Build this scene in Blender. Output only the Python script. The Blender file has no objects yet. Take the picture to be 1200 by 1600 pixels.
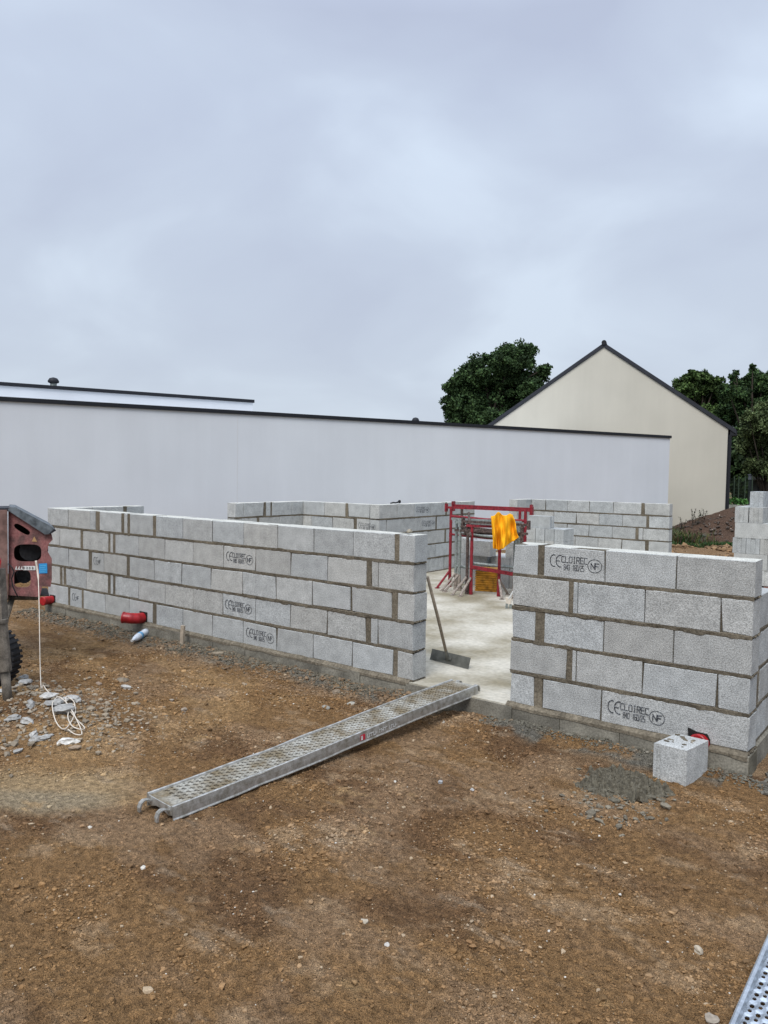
import bpy, bmesh, math, random
import numpy as np
from mathutils import Vector, Matrix
random.seed(7); RNG = np.random.default_rng(7)
SC = bpy.context.scene; COL = SC.collection
PI = math.pi

# ---------------------------------------------------------------- camera, sky, sun, exposure
CAM = Vector((1.1419, -5.4609, 1.8378)); YAW, PITCH, ROLL, FPX = .6591, .0509, .0154, 1202.0
_f = Vector((-math.sin(YAW)*math.cos(PITCH), math.cos(YAW)*math.cos(PITCH), -math.sin(PITCH)))
_r = Vector((math.cos(YAW), math.sin(YAW), 0)); _u = _r.cross(_f)
R_ = _r*math.cos(ROLL) + _u*math.sin(ROLL); U_ = R_.cross(_f); F_ = _f
cam = bpy.data.objects.new('camera', bpy.data.cameras.new('camera')); COL.objects.link(cam)
m = Matrix((R_, U_, -F_)).transposed().to_4x4(); m.translation = CAM; cam.matrix_world = m
cam.data.sensor_fit = 'HORIZONTAL'; cam.data.sensor_width = 36; cam.data.lens = 36*FPX/1200
cam.data.clip_start = .05; cam.data.clip_end = 3000
SC.camera = cam
SUN_EL, SUN_AZ = math.radians(52), math.radians(163)      # azimuth from +Y towards +X
EXPOSURE = 0.32
SC.view_settings.view_transform = 'Standard'; SC.view_settings.look = 'None'
SC.view_settings.exposure = EXPOSURE; SC.view_settings.gamma = 1
world = bpy.data.worlds.new('World'); SC.world = world; world.use_nodes = True
def build_world():
    nt = world.node_tree; nt.nodes.clear(); N = nt.nodes.new; L = nt.links.new
    sky = N('ShaderNodeTexSky'); sky.sky_type = 'NISHITA'; sky.sun_disc = False
    sky.sun_elevation = SUN_EL; sky.sun_rotation = SUN_AZ; sky.air_density = 1; sky.dust_density = 3
    tc = N('ShaderNodeTexCoord'); sep = N('ShaderNodeSeparateXYZ'); L(tc.outputs['Generated'], sep.inputs[0])
    mx = N('ShaderNodeMath'); mx.operation = 'MAXIMUM'; L(sep.outputs[2], mx.inputs[0]); mx.inputs[1].default_value = 0
    ad = N('ShaderNodeMath'); ad.operation = 'ADD'; L(mx.outputs[0], ad.inputs[0]); ad.inputs[1].default_value = .42
    dv = N('ShaderNodeVectorMath'); dv.operation = 'DIVIDE'; L(tc.outputs['Generated'], dv.inputs[0])
    cb = N('ShaderNodeCombineXYZ')
    for i in range(3): L(ad.outputs[0], cb.inputs[i])
    L(cb.outputs[0], dv.inputs[1])
    n1 = N('ShaderNodeTexNoise'); n1.inputs['Scale'].default_value = 2.3; n1.inputs['Detail'].default_value = 5
    n1.inputs['Roughness'].default_value = .45; n1.inputs['Distortion'].default_value = .35
    off = N('ShaderNodeVectorMath'); off.operation = 'ADD'; off.inputs[1].default_value = (3.1, 1.7, 0)
    L(dv.outputs[0], off.inputs[0]); L(off.outputs[0], n1.inputs['Vector'])
    cr = N('ShaderNodeValToRGB'); e = cr.color_ramp.elements
    e[0].position = .30; e[0].color = (.445, .50, .635, 1)
    e[1].position = .68; e[1].color = (.62, .71, .84, 1)
    x = cr.color_ramp.elements.new(.5); x.color = (.51, .58, .71, 1)
    L(n1.outputs['Fac'], cr.inputs[0])
    # warm-grey towards the horizon
    hz = N('ShaderNodeMapRange'); hz.inputs['From Min'].default_value = 0; hz.inputs['From Max'].default_value = .42
    L(mx.outputs[0], hz.inputs['Value'])
    mixh = N('ShaderNodeMixRGB'); L(hz.outputs[0], mixh.inputs[0]); mixh.inputs[1].default_value = (.52, .575, .63, 1)
    L(cr.outputs[0], mixh.inputs[2])
    half = N('ShaderNodeMixRGB'); half.inputs[0].default_value = .6; L(cr.outputs[0], half.inputs[1]); L(mixh.outputs[0], half.inputs[2])
    # overcast sky: the zenith is brighter than the horizon
    zn = N('ShaderNodeMapRange'); zn.inputs['From Min'].default_value = .50; zn.inputs['From Max'].default_value = 1
    zn.inputs['To Min'].default_value = 1.0; zn.inputs['To Max'].default_value = 2.9; L(mx.outputs[0], zn.inputs['Value'])
    b1 = N('ShaderNodeBackground'); L(half.outputs[0], b1.inputs[0]); L(zn.outputs[0], b1.inputs[1])
    b2 = N('ShaderNodeBackground'); L(sky.outputs[0], b2.inputs[0]); b2.inputs[1].default_value = .05
    mix = N('ShaderNodeMixShader'); mix.inputs[0].default_value = .12
    L(b1.outputs[0], mix.inputs[1]); L(b2.outputs[0], mix.inputs[2])
    out = N('ShaderNodeOutputWorld'); L(mix.outputs[0], out.inputs[0])
build_world()
sd = bpy.data.lights.new('sun', 'SUN'); sd.energy = 1.95; sd.angle = math.radians(28); sd.color = (1, .965, .91)
sun = bpy.data.objects.new('sun', sd); COL.objects.link(sun)
sdir = Vector((math.sin(SUN_AZ)*math.cos(SUN_EL), math.cos(SUN_AZ)*math.cos(SUN_EL), math.sin(SUN_EL)))
sun.rotation_euler = sdir.to_track_quat('Z', 'Y').to_euler(); sun.location = (0, -20, 20)

# ---------------------------------------------------------------- photograph geometry -> world points on real planes
def ray(x, y): return F_ + R_*((x-600)/FPX) - U_*((y-800)/FPX)
def onZ(x, y, z): d = ray(x, y); return CAM + d*((z-CAM.z)/d.z)
def atD(x, y, D): return CAM + ray(x, y)*D

# ---------------------------------------------------------------- noise
def _hash(ix, iy, s):
    h = (ix*374761393 + iy*668265263 + s*974634777) & 0xffffffff
    h = ((h ^ (h >> 13))*1274126177) & 0xffffffff
    return ((h ^ (h >> 16)) & 0xffff)/65535.0
def vnoise(x, y, s=0):
    x = np.asarray(x, float); y = np.asarray(y, float)
    ix = np.floor(x).astype(np.int64); iy = np.floor(y).astype(np.int64); fx = x-ix; fy = y-iy
    fx = fx*fx*(3-2*fx); fy = fy*fy*(3-2*fy)
    a = _hash(ix, iy, s); b = _hash(ix+1, iy, s); c = _hash(ix, iy+1, s); d = _hash(ix+1, iy+1, s)
    return (a*(1-fx)+b*fx)*(1-fy)+(c*(1-fx)+d*fx)*fy
def fbm(x, y, o=4, s=0, g=.5):
    t = 0; a = 1; n = 0
    for i in range(o):
        t = t+a*vnoise(x*2**i+i*17.3, y*2**i-i*9.1, s+i); n += a; a *= g
    return t/n

# ---------------------------------------------------------------- materials
def mat(name, base=(.5, .5, .5), rough=.8, metal=0, spec=.3, attr=None, n1=None, n2=None, bump=None, bump2=None, streak=None):
    """base colour * optional colour attribute * procedural noises n=(scale, lo, hi, detail, p0, p1); bump=(scale,strength,dist)"""
    M = bpy.data.materials.new(name); M.use_nodes = True; nt = M.node_tree; N = nt.nodes.new; L = nt.links.new
    B = nt.nodes['Principled BSDF']; B.inputs['Roughness'].default_value = rough; B.inputs['Metallic'].default_value = metal
    B.inputs['Specular IOR Level'].default_value = spec
    tc = N('ShaderNodeTexCoord'); v = tc.outputs['Object']
    col = N('ShaderNodeRGB'); col.outputs[0].default_value = (*base, 1); cur = col.outputs[0]
    if attr:
        a = N('ShaderNodeAttribute'); a.attribute_name = attr
        mm = N('ShaderNodeMixRGB'); mm.blend_type = 'MULTIPLY'; mm.inputs[0].default_value = 1
        L(cur, mm.inputs[1]); L(a.outputs['Color'], mm.inputs[2]); cur = mm.outputs[0]
    for n in (n1, n2):
        if not n: continue
        sc, lo, hi, det, p0, p1 = n
        t = N('ShaderNodeTexNoise'); t.inputs['Scale'].default_value = sc; t.inputs['Detail'].default_value = det; L(v, t.inputs['Vector'])
        r = N('ShaderNodeMapRange'); r.inputs['From Min'].default_value = p0; r.inputs['From Max'].default_value = p1
        L(t.outputs['Fac'], r.inputs['Value'])
        mm = N('ShaderNodeMixRGB'); mm.blend_type = 'MIX'; L(r.outputs[0], mm.inputs[0])
        lo3 = lo if isinstance(lo, tuple) else (lo,)*3; hi3 = hi if isinstance(hi, tuple) else (hi,)*3
        mm.inputs[1].default_value = (*lo3, 1); mm.inputs[2].default_value = (*hi3, 1)
        m2 = N('ShaderNodeMixRGB'); m2.blend_type = 'MULTIPLY'; m2.inputs[0].default_value = 1
        L(cur, m2.inputs[1]); L(mm.outputs[0], m2.inputs[2]); cur = m2.outputs[0]
    if streak:       # rain streaks and patches running down the face
        mp = N('ShaderNodeMapping'); mp.inputs['Scale'].default_value = (1.6, 1.6, .16); L(v, mp.inputs['Vector'])
        t = N('ShaderNodeTexNoise'); t.inputs['Scale'].default_value = 1.3; t.inputs['Detail'].default_value = 8; t.inputs['Roughness'].default_value = .6; L(mp.outputs[0], t.inputs['Vector'])
        r = N('ShaderNodeMapRange'); r.inputs['From Min'].default_value = .35; r.inputs['From Max'].default_value = .65; r.inputs['To Min'].default_value = streak; r.inputs['To Max'].default_value = 1.015; L(t.outputs['Fac'], r.inputs['Value'])
        m2 = N('ShaderNodeMixRGB'); m2.blend_type = 'MULTIPLY'; m2.inputs[0].default_value = 1; L(cur, m2.inputs[1]); L(r.outputs[0], m2.inputs[2]); cur = m2.outputs[0]
    L(cur, B.inputs['Base Color'])
    prev = None
    for b in (bump, bump2):
        if not b: continue
        t = N('ShaderNodeTexNoise'); t.inputs['Scale'].default_value = b[0]; t.inputs['Detail'].default_value = 4; L(v, t.inputs['Vector'])
        bp = N('ShaderNodeBump'); bp.inputs['Strength'].default_value = b[1]; bp.inputs['Distance'].default_value = b[2]
        L(t.outputs['Fac'], bp.inputs['Height'])
        if prev: L(prev, bp.inputs['Normal'])
        prev = bp.outputs[0]
    if prev: L(prev, B.inputs['Normal'])
    return M
M = {}
M['block'] = mat('concrete_block', (.40, .407, .396), .95, 0, .15, 'tone', (120, .66, 1.16, 5, .36, .60), (9, .85, 1.12, 5, .3, .7), (130, .8, .005), (38, .35, .004))
M['mortar'] = mat('mortar', (.138, .118, .088), .95, 0, .1, 'tone', (60, .6, 1.25, 4, .3, .7), (6, .75, 1.2, 3, .3, .7), (70, .8, .006))
M['plinth'] = mat('plinth_concrete', (.205, .19, .155), .95, 0, .15, 'tone', (70, .7, 1.15, 4, .3, .6), (4, .6, 1.3, 5, .3, .7), (60, .6, .005))
M['ink'] = mat('stencil_ink', (.035, .037, .042), .8, 0, .2, None, (130, 1, 7, 4, .53, .68))
M['slab'] = mat('slab_concrete', (.42, .39, .315), .85, 0, .25, None, (1.3, (.55, .51, .42), (1.15, 1.15, 1.18), 8, .36, .60), (22, .8, 1.1, 6, .3, .7), (50, .25, .003), (6, .2, .01))
M['soil'] = mat('soil', (1, 1, 1), .97, 0, .12, 'tone', (30, .66, 1.28, 7, .34, .66), (230, .55, 1.45, 3, .36, .64), (110, 1.0, .02), (30, .8, .025))
M['clod'] = mat('clod', (1, 1, 1), .95, 0, .15, 'tone', (160, .75, 1.2, 3, .3, .7), None, (120, .5, .003))
M['stone'] = mat('stone', (1, 1, 1), .85, 0, .25, 'tone', (50, .7, 1.2, 5, .3, .7), (12, .8, 1.15, 3, .3, .7), (90, .5, .004))
M['wetmortar'] = mat('dumped_mortar', (.110, .098, .072), .9, 0, .25, None, (40, .6, 1.4, 5, .3, .7), None, (60, .9, .01), (20, .6, .015))
M['galv'] = mat('galvanised_steel', (.40, .395, .375), .5, .6, .5, None, (22, (.6, .57, .5), (1.15, 1.15, 1.15), 6, .3, .65), (120, .85, 1.12, 3, .35, .65), (60, .15, .002))
M['galvclean'] = mat('galvanised_steel_bright', (.50, .54, .58), .38, .8, .5, None, (14, .75, 1.15, 5, .3, .65), (90, .88, 1.1, 3, .35, .65), (60, .1, .002))
M['deckdirt'] = mat('muddy_steel_deck', (.29, .275, .235), .75, .3, .3, None, (7, (.62, .52, .38), (1.2, 1.22, 1.25), 6, .36, .62), (70, .7, 1.2, 3, .35, .65), (80, .3, .003))
M['red'] = mat('red_paint', (.205, .012, .020), .55, 0, .4, None, (30, .45, 1.15, 6, .3, .55), (140, (1, 1, 1), (1.3, 5, 4), 2, .66, .72))
M['rail_grey'] = mat('grey_painted_tube', (.25, .275, .26), .6, .3, .4, None, (40, .6, 1.2, 5, .3, .65))
M['brown'] = mat('rusty_mortar_crusted_steel', (.085, .062, .055), .85, .2, .2, None, (45, .6, 2.0, 5, .4, .7), None, (90, .5, .004))
M['crust'] = mat('mortar_crusted_foot', (.30, .255, .22), .9, 0, .2, None, (50, .6, 1.3, 5, .35, .65), None, (90, .6, .004))
M['yellowbox'] = mat('ochre_plastic', (.50, .235, .02), .6, 0, .4, None, (14, .5, 1.15, 5, .3, .6))
M['cloth'] = mat('orange_yellow_cloth', (.80, .37, .008), .85, 0, .2, None, (9, .85, 1.08, 4, .3, .7), None, (300, .2, .001))
M['render'] = mat('white_render', (.61, .633, .66), .9, 0, .15, None, (.7, .955, 1.02, 6, .3, .7), (180, .97, 1.02, 2, .3, .7), (220, .15, .002), None, .975)
M['cream'] = mat('cream_render', (.50, .475, .405), .9, 0, .15, None, (.45, .94, 1.03, 6, .35, .65), (180, .97, 1.02, 2, .3, .7), (220, .15, .002), None, .965)
M['coping'] = mat('dark_grey_coping', (.012, .013, .017), .6, .1, .3)
M['slate'] = mat('slate_roof', (.018, .020, .027), .65, 0, .35, None, (5, .75, 1.25, 5, .3, .7))
M['black'] = mat('black_rubber', (.012, .012, .013), .75, 0, .3, None, (40, .7, 1.6, 4, .3, .7), None, (60, .3, .004))
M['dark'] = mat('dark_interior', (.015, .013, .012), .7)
M['mixer'] = mat('faded_red_steel', (.20, .078, .075), .6, 0, .35, None, (10, (.55, .62, .60), (1.25, 1.1, 1.1), 6, .35, .62), (60, (.75, .8, .8), (1.1, 1.35, 1.3), 4, .35, .65), (40, .15, .002))
M['mixerside'] = mat('muddy_red_steel', (.17, .10, .085), .7, 0, .3, None, (12, .6, 1.2, 6, .35, .62))
M['lid'] = mat('weathered_grey_lid', (.10, .115, .125), .5, .2, .4, None, (16, .45, 1.4, 6, .35, .65))
M['leg'] = mat('mortar_stained_steel', (.155, .135, .11), .75, .25, .3, None, (14, .6, 1.35, 6, .35, .65), (120, .8, 1.2, 3, .35, .65), (70, .3, .003))
M['brightred'] = mat('bright_red_plastic', (.34, .010, .014), .38, 0, .5, None, (20, .6, 1.1, 4, .3, .6))
M['blue'] = mat('blue_sticker', (.03, .25, .52), .5)
M['white'] = mat('white_plastic', (.62, .62, .60), .5, 0, .4, None, (30, .7, 1.05, 4, .3, .6))
M['string'] = mat('pale_string', (.56, .50, .42), .9)
M['bottle'] = mat('milky_plastic', (.55, .60, .66), .25, 0, .6, None, (20, .85, 1.1, 3, .3, .7))
M['wood'] = mat('weathered_wood', (.36, .30, .23), .85, 0, .2, None, (30, .7, 1.15, 5, .3, .7))
M['pallet'] = mat('red_brown_pallet_wood', (.17, .07, .045), .85, 0, .2, None, (25, .6, 1.3, 5, .3, .7))
M['handle'] = mat('worn_wooden_handle', (.27, .22, .165), .75, 0, .2, None, (30, .7, 1.2, 5, .3, .7))
M['blade'] = mat('dull_steel_blade', (.13, .13, .115), .6, .5, .4, None, (14, .65, 1.35, 6, .3, .65))
M['leaf'] = mat('foliage', (1.55, 1.6, 1.45), .75, 0, .15, 'tone')
M['bark'] = mat('bark', (.06, .05, .04), .95, 0, .1, None, (10, .6, 1.4, 5, .3, .7))
M['grass'] = mat('grass', (1, 1, 1), .8, 0, .12, 'tone')
M['navy'] = mat('dark_navy_panel', (.010, .013, .022), .45)
M['capwhite'] = mat('pale_pillar_cap', (.62, .64, .68), .8)
M['pillar'] = mat('grey_pillar_render', (.115, .12, .125), .9, 0, .2, None, (8, .85, 1.15, 4, .3, .7))
M['fencewire'] = mat('green_wire', (.05, .075, .05), .6, .3)

# ---------------------------------------------------------------- mesh builder
class MB:
    def __init__(s): s.v = []; s.f = []; s.c = []
    def add(s, vs, fs, c=(1, 1, 1)):
        o = len(s.v); s.v += [tuple(v) for v in vs]
        for f in fs: s.f.append(tuple(o+i for i in f)); s.c.append(c)
    def box(s, a, b, c=(1, 1, 1)):
        s.obox(Vector(a), Vector((b[0]-a[0], 0, 0)), Vector((0, b[1]-a[1], 0)), Vector((0, 0, b[2]-a[2])), c)
    def obox(s, o, ex, ey, ez, c=(1, 1, 1), j=0):
        vs = []
        for k in (0, 1):
            for q in ((0, 0), (1, 0), (1, 1), (0, 1)):
                p = o+ex*q[0]+ey*q[1]+ez*k
                if j: p = p+Vector([random.uniform(-j, j) for _ in range(3)])
                vs.append(p)
        s.add(vs, [(0, 3, 2, 1), (4, 5, 6, 7), (0, 1, 5, 4), (1, 2, 6, 5), (2, 3, 7, 6), (3, 0, 4, 7)], c)
    def tube(s, pts, r, n=8, c=(1, 1, 1), cap=True):
        pts = [Vector(p) for p in pts]; rr = r if isinstance(r, (list, tuple)) else [r]*len(pts); vs = []
        up = None
        for i, p in enumerate(pts):
            d = (pts[min(i+1, len(pts)-1)]-pts[max(i-1, 0)]).normalized()
            if up is None: up = Vector((0, 0, 1)) if abs(d.z) < .9 else Vector((1, 0, 0))
            a = (up-d*up.dot(d)).normalized(); up = a; b = d.cross(a)
            for k in range(n):
                t = 2*PI*k/n+PI/n; vs.append(p+(a*math.cos(t)+b*math.sin(t))*rr[i])
        fs = []
        for i in range(len(pts)-1):
            for k in range(n): fs.append((i*n+k, i*n+(k+1) % n, (i+1)*n+(k+1) % n, (i+1)*n+k))
        if cap: fs.append(tuple(range(n-1, -1, -1))); fs.append(tuple((len(pts)-1)*n+k for k in range(n)))
        s.add(vs, fs, c)
    def prism(s, poly, d, c=(1, 1, 1)):
        """poly: planar list of Vectors, extruded by d"""
        n = len(poly); vs = [Vector(p) for p in poly]+[Vector(p)+d for p in poly]
        s.add(vs, [tuple(range(n-1, -1, -1)), tuple(range(n, 2*n))]+[(i, (i+1) % n, n+(i+1) % n, n+i) for i in range(n)], c)
    def lathe(s, o, prof, n=20, c=(1, 1, 1), ax=None):
        ax = (ax or Vector((0, 0, 1))).normalized(); a = ax.orthogonal().normalized(); b = ax.cross(a); vs = []
        for (r, z) in prof:
            for k in range(n):
                t = 2*PI*k/n; vs.append(Vector(o)+ax*z+(a*math.cos(t)+b*math.sin(t))*max(r, 1e-4))
        fs = [(i*n+k, i*n+(k+1) % n, (i+1)*n+(k+1) % n, (i+1)*n+k) for i in range(len(prof)-1) for k in range(n)]
        fs += [tuple(range(n-1, -1, -1)), tuple((len(prof)-1)*n+k for k in range(n))]
        s.add(vs, fs, c)
    def rock(s, p, sx, sy, sz, c=(1, 1, 1), sub=1, rough=.25):
        vs, fs = ICO[sub]; th = random.uniform(0, 2*PI); ct, st = math.cos(th), math.sin(th); out = []
        ph = [random.uniform(0, 9) for _ in range(3)]
        for v in vs:
            k = 1+rough*(math.sin(v[0]*3.1+ph[0])+math.sin(v[1]*3.7+ph[1])+math.sin(v[2]*4.3+ph[2]))/2+random.uniform(-rough, rough)*.35
            x, y, z = v[0]*sx*k, v[1]*sy*k, v[2]*sz*k
            out.append((p[0]+x*ct-y*st, p[1]+x*st+y*ct, p[2]+z))
        s.add(out, fs, c)
    def build(s, name, mt, parent=None, smooth=False, kind=None, tone=True):
        me = bpy.data.meshes.new(name); me.from_pydata(s.v, [], s.f); me.materials.append(M[mt] if isinstance(mt, str) else mt)
        if tone:
            a = me.color_attributes.new('tone', 'FLOAT_COLOR', 'CORNER')
            ls = np.array([len(f) for f in s.f]); cc = np.repeat(np.array(s.c, dtype=np.float32).reshape(-1, 3), ls, axis=0)
            a.data.foreach_set('color', np.concatenate([cc, np.ones((len(cc), 1), np.float32)], 1).ravel())
        if smooth: me.polygons.foreach_set('use_smooth', [True]*len(me.polygons))
        me.update(); o = bpy.data.objects.new(name, me); COL.objects.link(o)
        if parent:
            o.parent = parent; w = parent; M0 = parent_world(parent); o.matrix_parent_inverse = M0.inverted()
        if kind: o['kind'] = kind
        return o
WORLD = {}
def parent_world(o):
    if o.name in WORLD: return WORLD[o.name]
    if o.parent: return Matrix.Identity(4)
    return Matrix.LocRotScale(o.location, o.rotation_euler, o.scale)
def _ico():
    out = {}
    for sub in (1, 2, 3):
        b = bmesh.new(); bmesh.ops.create_icosphere(b, subdivisions=sub, radius=1)
        out[sub] = ([tuple(v.co) for v in b.verts], [tuple(v.index for v in f.verts) for f in b.faces]); b.free()
    return out
ICO = _ico()
def thing(name, label, cat, loc=(0, 0, 0), group=None):
    o = bpy.data.objects.new(name, None); COL.objects.link(o); o.location = loc; o.empty_display_size = .1
    o['label'] = label; o['category'] = cat
    if group: o['group'] = group
    return o
def tag(o, label, cat, group=None):
    o['label'] = label; o['category'] = cat
    if group: o['group'] = group
    return o

# ---------------------------------------------------------------- the ground, one sheet to the horizon
def geo(a, b, s0, g):       # coordinates growing away from a towards b
    out = [a]; s = s0
    sg = 1 if b > a else -1
    while (b-out[-1])*sg > 0: out.append(out[-1]+s*sg); s *= g
    return out[1:]
def bump(x, y, cx, cy, rx, ry, h, a=0):
    dx, dy = x-cx, y-cy; ca, sa = math.cos(a), math.sin(a)
    return h*np.exp(-(((dx*ca+dy*sa)/rx)**2+((-dx*sa+dy*ca)/ry)**2))
def smooth(a, b, x): t = np.clip((x-a)/(b-a), 0, 1); return t*t*(3-2*t)
def hground(x, y):
    x = np.asarray(x, float); y = np.asarray(y, float)
    near = np.exp(-((x+2.5)**2+(y+2)**2)/180)
    h = -.15+(fbm(x*.9, y*.9, 4, 3)-.5)*.055+(fbm(x*5, y*6, 4, 11)-.5)*.032*near+(fbm(x*24, y*24, 3, 21, .7)-.5)*.027*near*(.4+1.2*fbm(x*2, y*2, 2, 25))+(.5-np.abs(fbm(x*52, y*52, 2, 27)-.5)*2)*.013*near*smooth(.40, .60, fbm(x*3.2, y*4, 3, 29))
    # crumbly fill along the wall foot
    foot = np.exp(-((y+.14)/.13)**2)*smooth(-9.6, -8.9, x)*(1-smooth(-2.75, -2.35, x))
    foot2 = np.exp(-((y+.12)/.13)**2)*smooth(-1.95, -1.6, x)*(1-smooth(-.05, .15, x))
    h = h+(foot*.055+foot2*.035)*(.5+1.1*fbm(x*5, y*5, 3, 5))
    # heap by the mixer leg, furrows, tyre scrape
    h = h+bump(x, y, -5.05, -2.35, .45, .38, .14)*(.6+.8*fbm(x*7, y*7, 3, 8))+bump(x, y, -4.45, -2.4, .35, .2, .06, -.4)
    h = h+bump(x, y, -10.6, .7, .9, .5, .34, .2)*(.6+.8*fbm(x*3, y*3, 4, 9))+bump(x, y, -3.3, -3.25, .55, .35, -.02)
    h = h+(fbm((x*.8+y*.6)*7, (x*.6-y*.8)*1.4, 3, 31)-.5)*.03*np.exp(-((x+5.5)/2.5)**2-((y+1.6)/1.2)**2)
    h = h-.010*np.exp(-((x*.96+y*.28-.75+.35)/.035)**2)*smooth(-3.5, -3.3, y)*(1-smooth(-2.6, -2.4, y))
    h = h+(fbm(x*.5, y*.5, 5, 41)-.5)*.22*smooth(11, 13, y)+bump(x, y, -4.2, 15.6, 4, 1.8, .10)*(.5+fbm(x*2.2, y*2.2, 4, 44))
    mud = np.exp(-(((x+3.3)*.79+(y+3.05)*.61)/.62)**4-((-(x+3.3)*.61+(y+3.05)*.79)/.28)**4); h = h*(1-mud*.85)-.158*mud*.85
    ins = smooth(-.02, .12, y)*(1-smooth(10.6, 10.75, y))*smooth(-9.0, -8.86, x)*(1-smooth(-.14, -.03, x))
    return h*(1-ins)+ins*(-.3)
def gcolor(x, y):
    def lay(base, col, w): w = w[:, None]; return base*(1-w)+np.array(col)*w
    c = np.tile(np.array([.180, .104, .046]), (len(x), 1))
    wx = x+(fbm(x*1.7, y*1.7, 4, 60)-.5)*.9; wy = y+(fbm(x*1.7, y*1.7, 4, 61)-.5)*.6
    c = lay(c, (.090, .050, .027), smooth(.50, .70, fbm(x*1.3, y*1.9, 6, 51))*.62)
    c = lay(c, (.215, .138, .078), smooth(.50, .70, fbm(x*1.9+5, y*2.6, 6, 52, .6))*.75)
    c = lay(c, (.30, .205, .12), smooth(.56, .74, fbm(x*3.4+2, y*5.5, 6, 53, .62))*.6)
    # yellow sand patches to the left, grey mud film, pale dust streaks
    sand = smooth(.45, .66, fbm(wx*1.3+3, wy*2.6, 5, 54))*(1-smooth(-4.0, -3.0, x))*smooth(-3.6, -2.9, y)*(1-smooth(-.8, -.3, y))
    c = lay(c, (.33, .21, .10), sand*.55)
    ex, ey = (wx*.3+x*.7+3.3)*.79+(wy*.3+y*.7+3.05)*.61, -(wx*.3+x*.7+3.3)*.61+(wy*.3+y*.7+3.05)*.79
    flat = np.exp(-((ex+.05)/.62)**4-((ey-.08)/.26)**4); c = lay(c, (.31, .22, .12), flat*.85)
    flat2 = np.exp(-((ex-.0)/.42)**4-((ey+.10)/.13)**4); c = lay(c, (.25, .20, .13), flat2*.85)
    c = lay(c, (.29, .22, .15), smooth(.62, .78, fbm(x*3.1, y*8.5, 6, 55, .65))*.45)
    c = lay(c, (.33, .215, .105), smooth(.68, .80, fbm(x*2.7+9, y*5, 6, 56, .6))*.6)
    # grey crumbs of mortar at the foot of the walls
    fw = np.exp(-((y+.17+.1*(fbm(x*3, x*0, 2, 70)-.5))/.13)**2)*((x > -9.3)*(x < -2.3)+(x > -1.9)*(x < -.1))
    c = lay(c, (.13, .125, .105), np.clip(fw*1.5, 0, 1)*smooth(.38, .58, fbm(x*4, y*6, 4, 57))*.9)
    far = smooth(11, 12.5, y)
    c = lay(c, (.21, .135, .075), far*.8*(.6+.4*fbm(x, y, 3, 71)))
    gr = smooth(19, 21, y)+smooth(-13.5, -15, x)+smooth(6, 9, x)+smooth(-7, -10, y)
    c = lay(c, (.055, .07, .025), np.clip(gr, 0, 1)*smooth(.35, .6, fbm(x*.6, y*.6, 4, 72)))
    return c
def build_ground():
    fx = list(np.arange(-6.2, 1.2, .0095)); fy = list(np.arange(-4.3, .12, .0095))
    xs = geo(fx[0], -900, .013, 1.035)[::-1]+fx+geo(fx[-1], 900, .013, 1.05)
    ys = geo(fy[0], -900, .015, 1.09)[::-1]+fy+geo(fy[-1], 1500, .016, 1.022)
    X, Y = np.meshgrid(xs, ys); nx, ny = len(xs), len(ys); Z = hground(X, Y)
    co = np.stack([X, Y, Z], -1).reshape(-1, 3).astype(np.float32)
    i = np.arange((ny-1)*(nx-1)); r, c = i//(nx-1), i % (nx-1); a = r*nx+c
    q = np.stack([a, a+1, a+nx+1, a+nx], 1).astype(np.int32)
    me = bpy.data.meshes.new('ground'); me.vertices.add(len(co)); me.vertices.foreach_set('co', co.ravel())
    me.loops.add(q.size); me.loops.foreach_set('vertex_index', q.ravel()); me.polygons.add(len(q))
    me.polygons.foreach_set('loop_start', np.arange(0, q.size, 4, dtype=np.int32))
    me.polygons.foreach_set('loop_total', np.full(len(q), 4, dtype=np.int32)); me.update(calc_edges=True)
    c = gcolor(X.ravel(), Y.ravel())
    at = me.color_attributes.new('tone', 'FLOAT_COLOR', 'POINT')
    at.data.foreach_set('color', np.concatenate([c, np.ones((len(c), 1))], 1).astype(np.float32).ravel())
    me.polygons.foreach_set('use_smooth', [True]*len(me.polygons)); me.materials.append(M['soil'])
    o = bpy.data.objects.new('ground', me); COL.objects.link(o); o['kind'] = 'structure'
build_ground()

# concrete slab of the new house
def build_slab():
    b = MB(); b.box((-8.84, .2, -.28), (-.24, 10.5, 0)); b.box((-2.78, -.028, -.28), (-1.74, .2, -.001))
    o = b.build('slab', 'slab', kind='structure', tone=False)
    b = MB(); b.box((-2.785, -.040, -.28), (-1.742, -.0285, -.012), (.95, .95, .95)); b.build('slab_edge', 'plinth', kind='structure')
build_slab()

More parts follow.
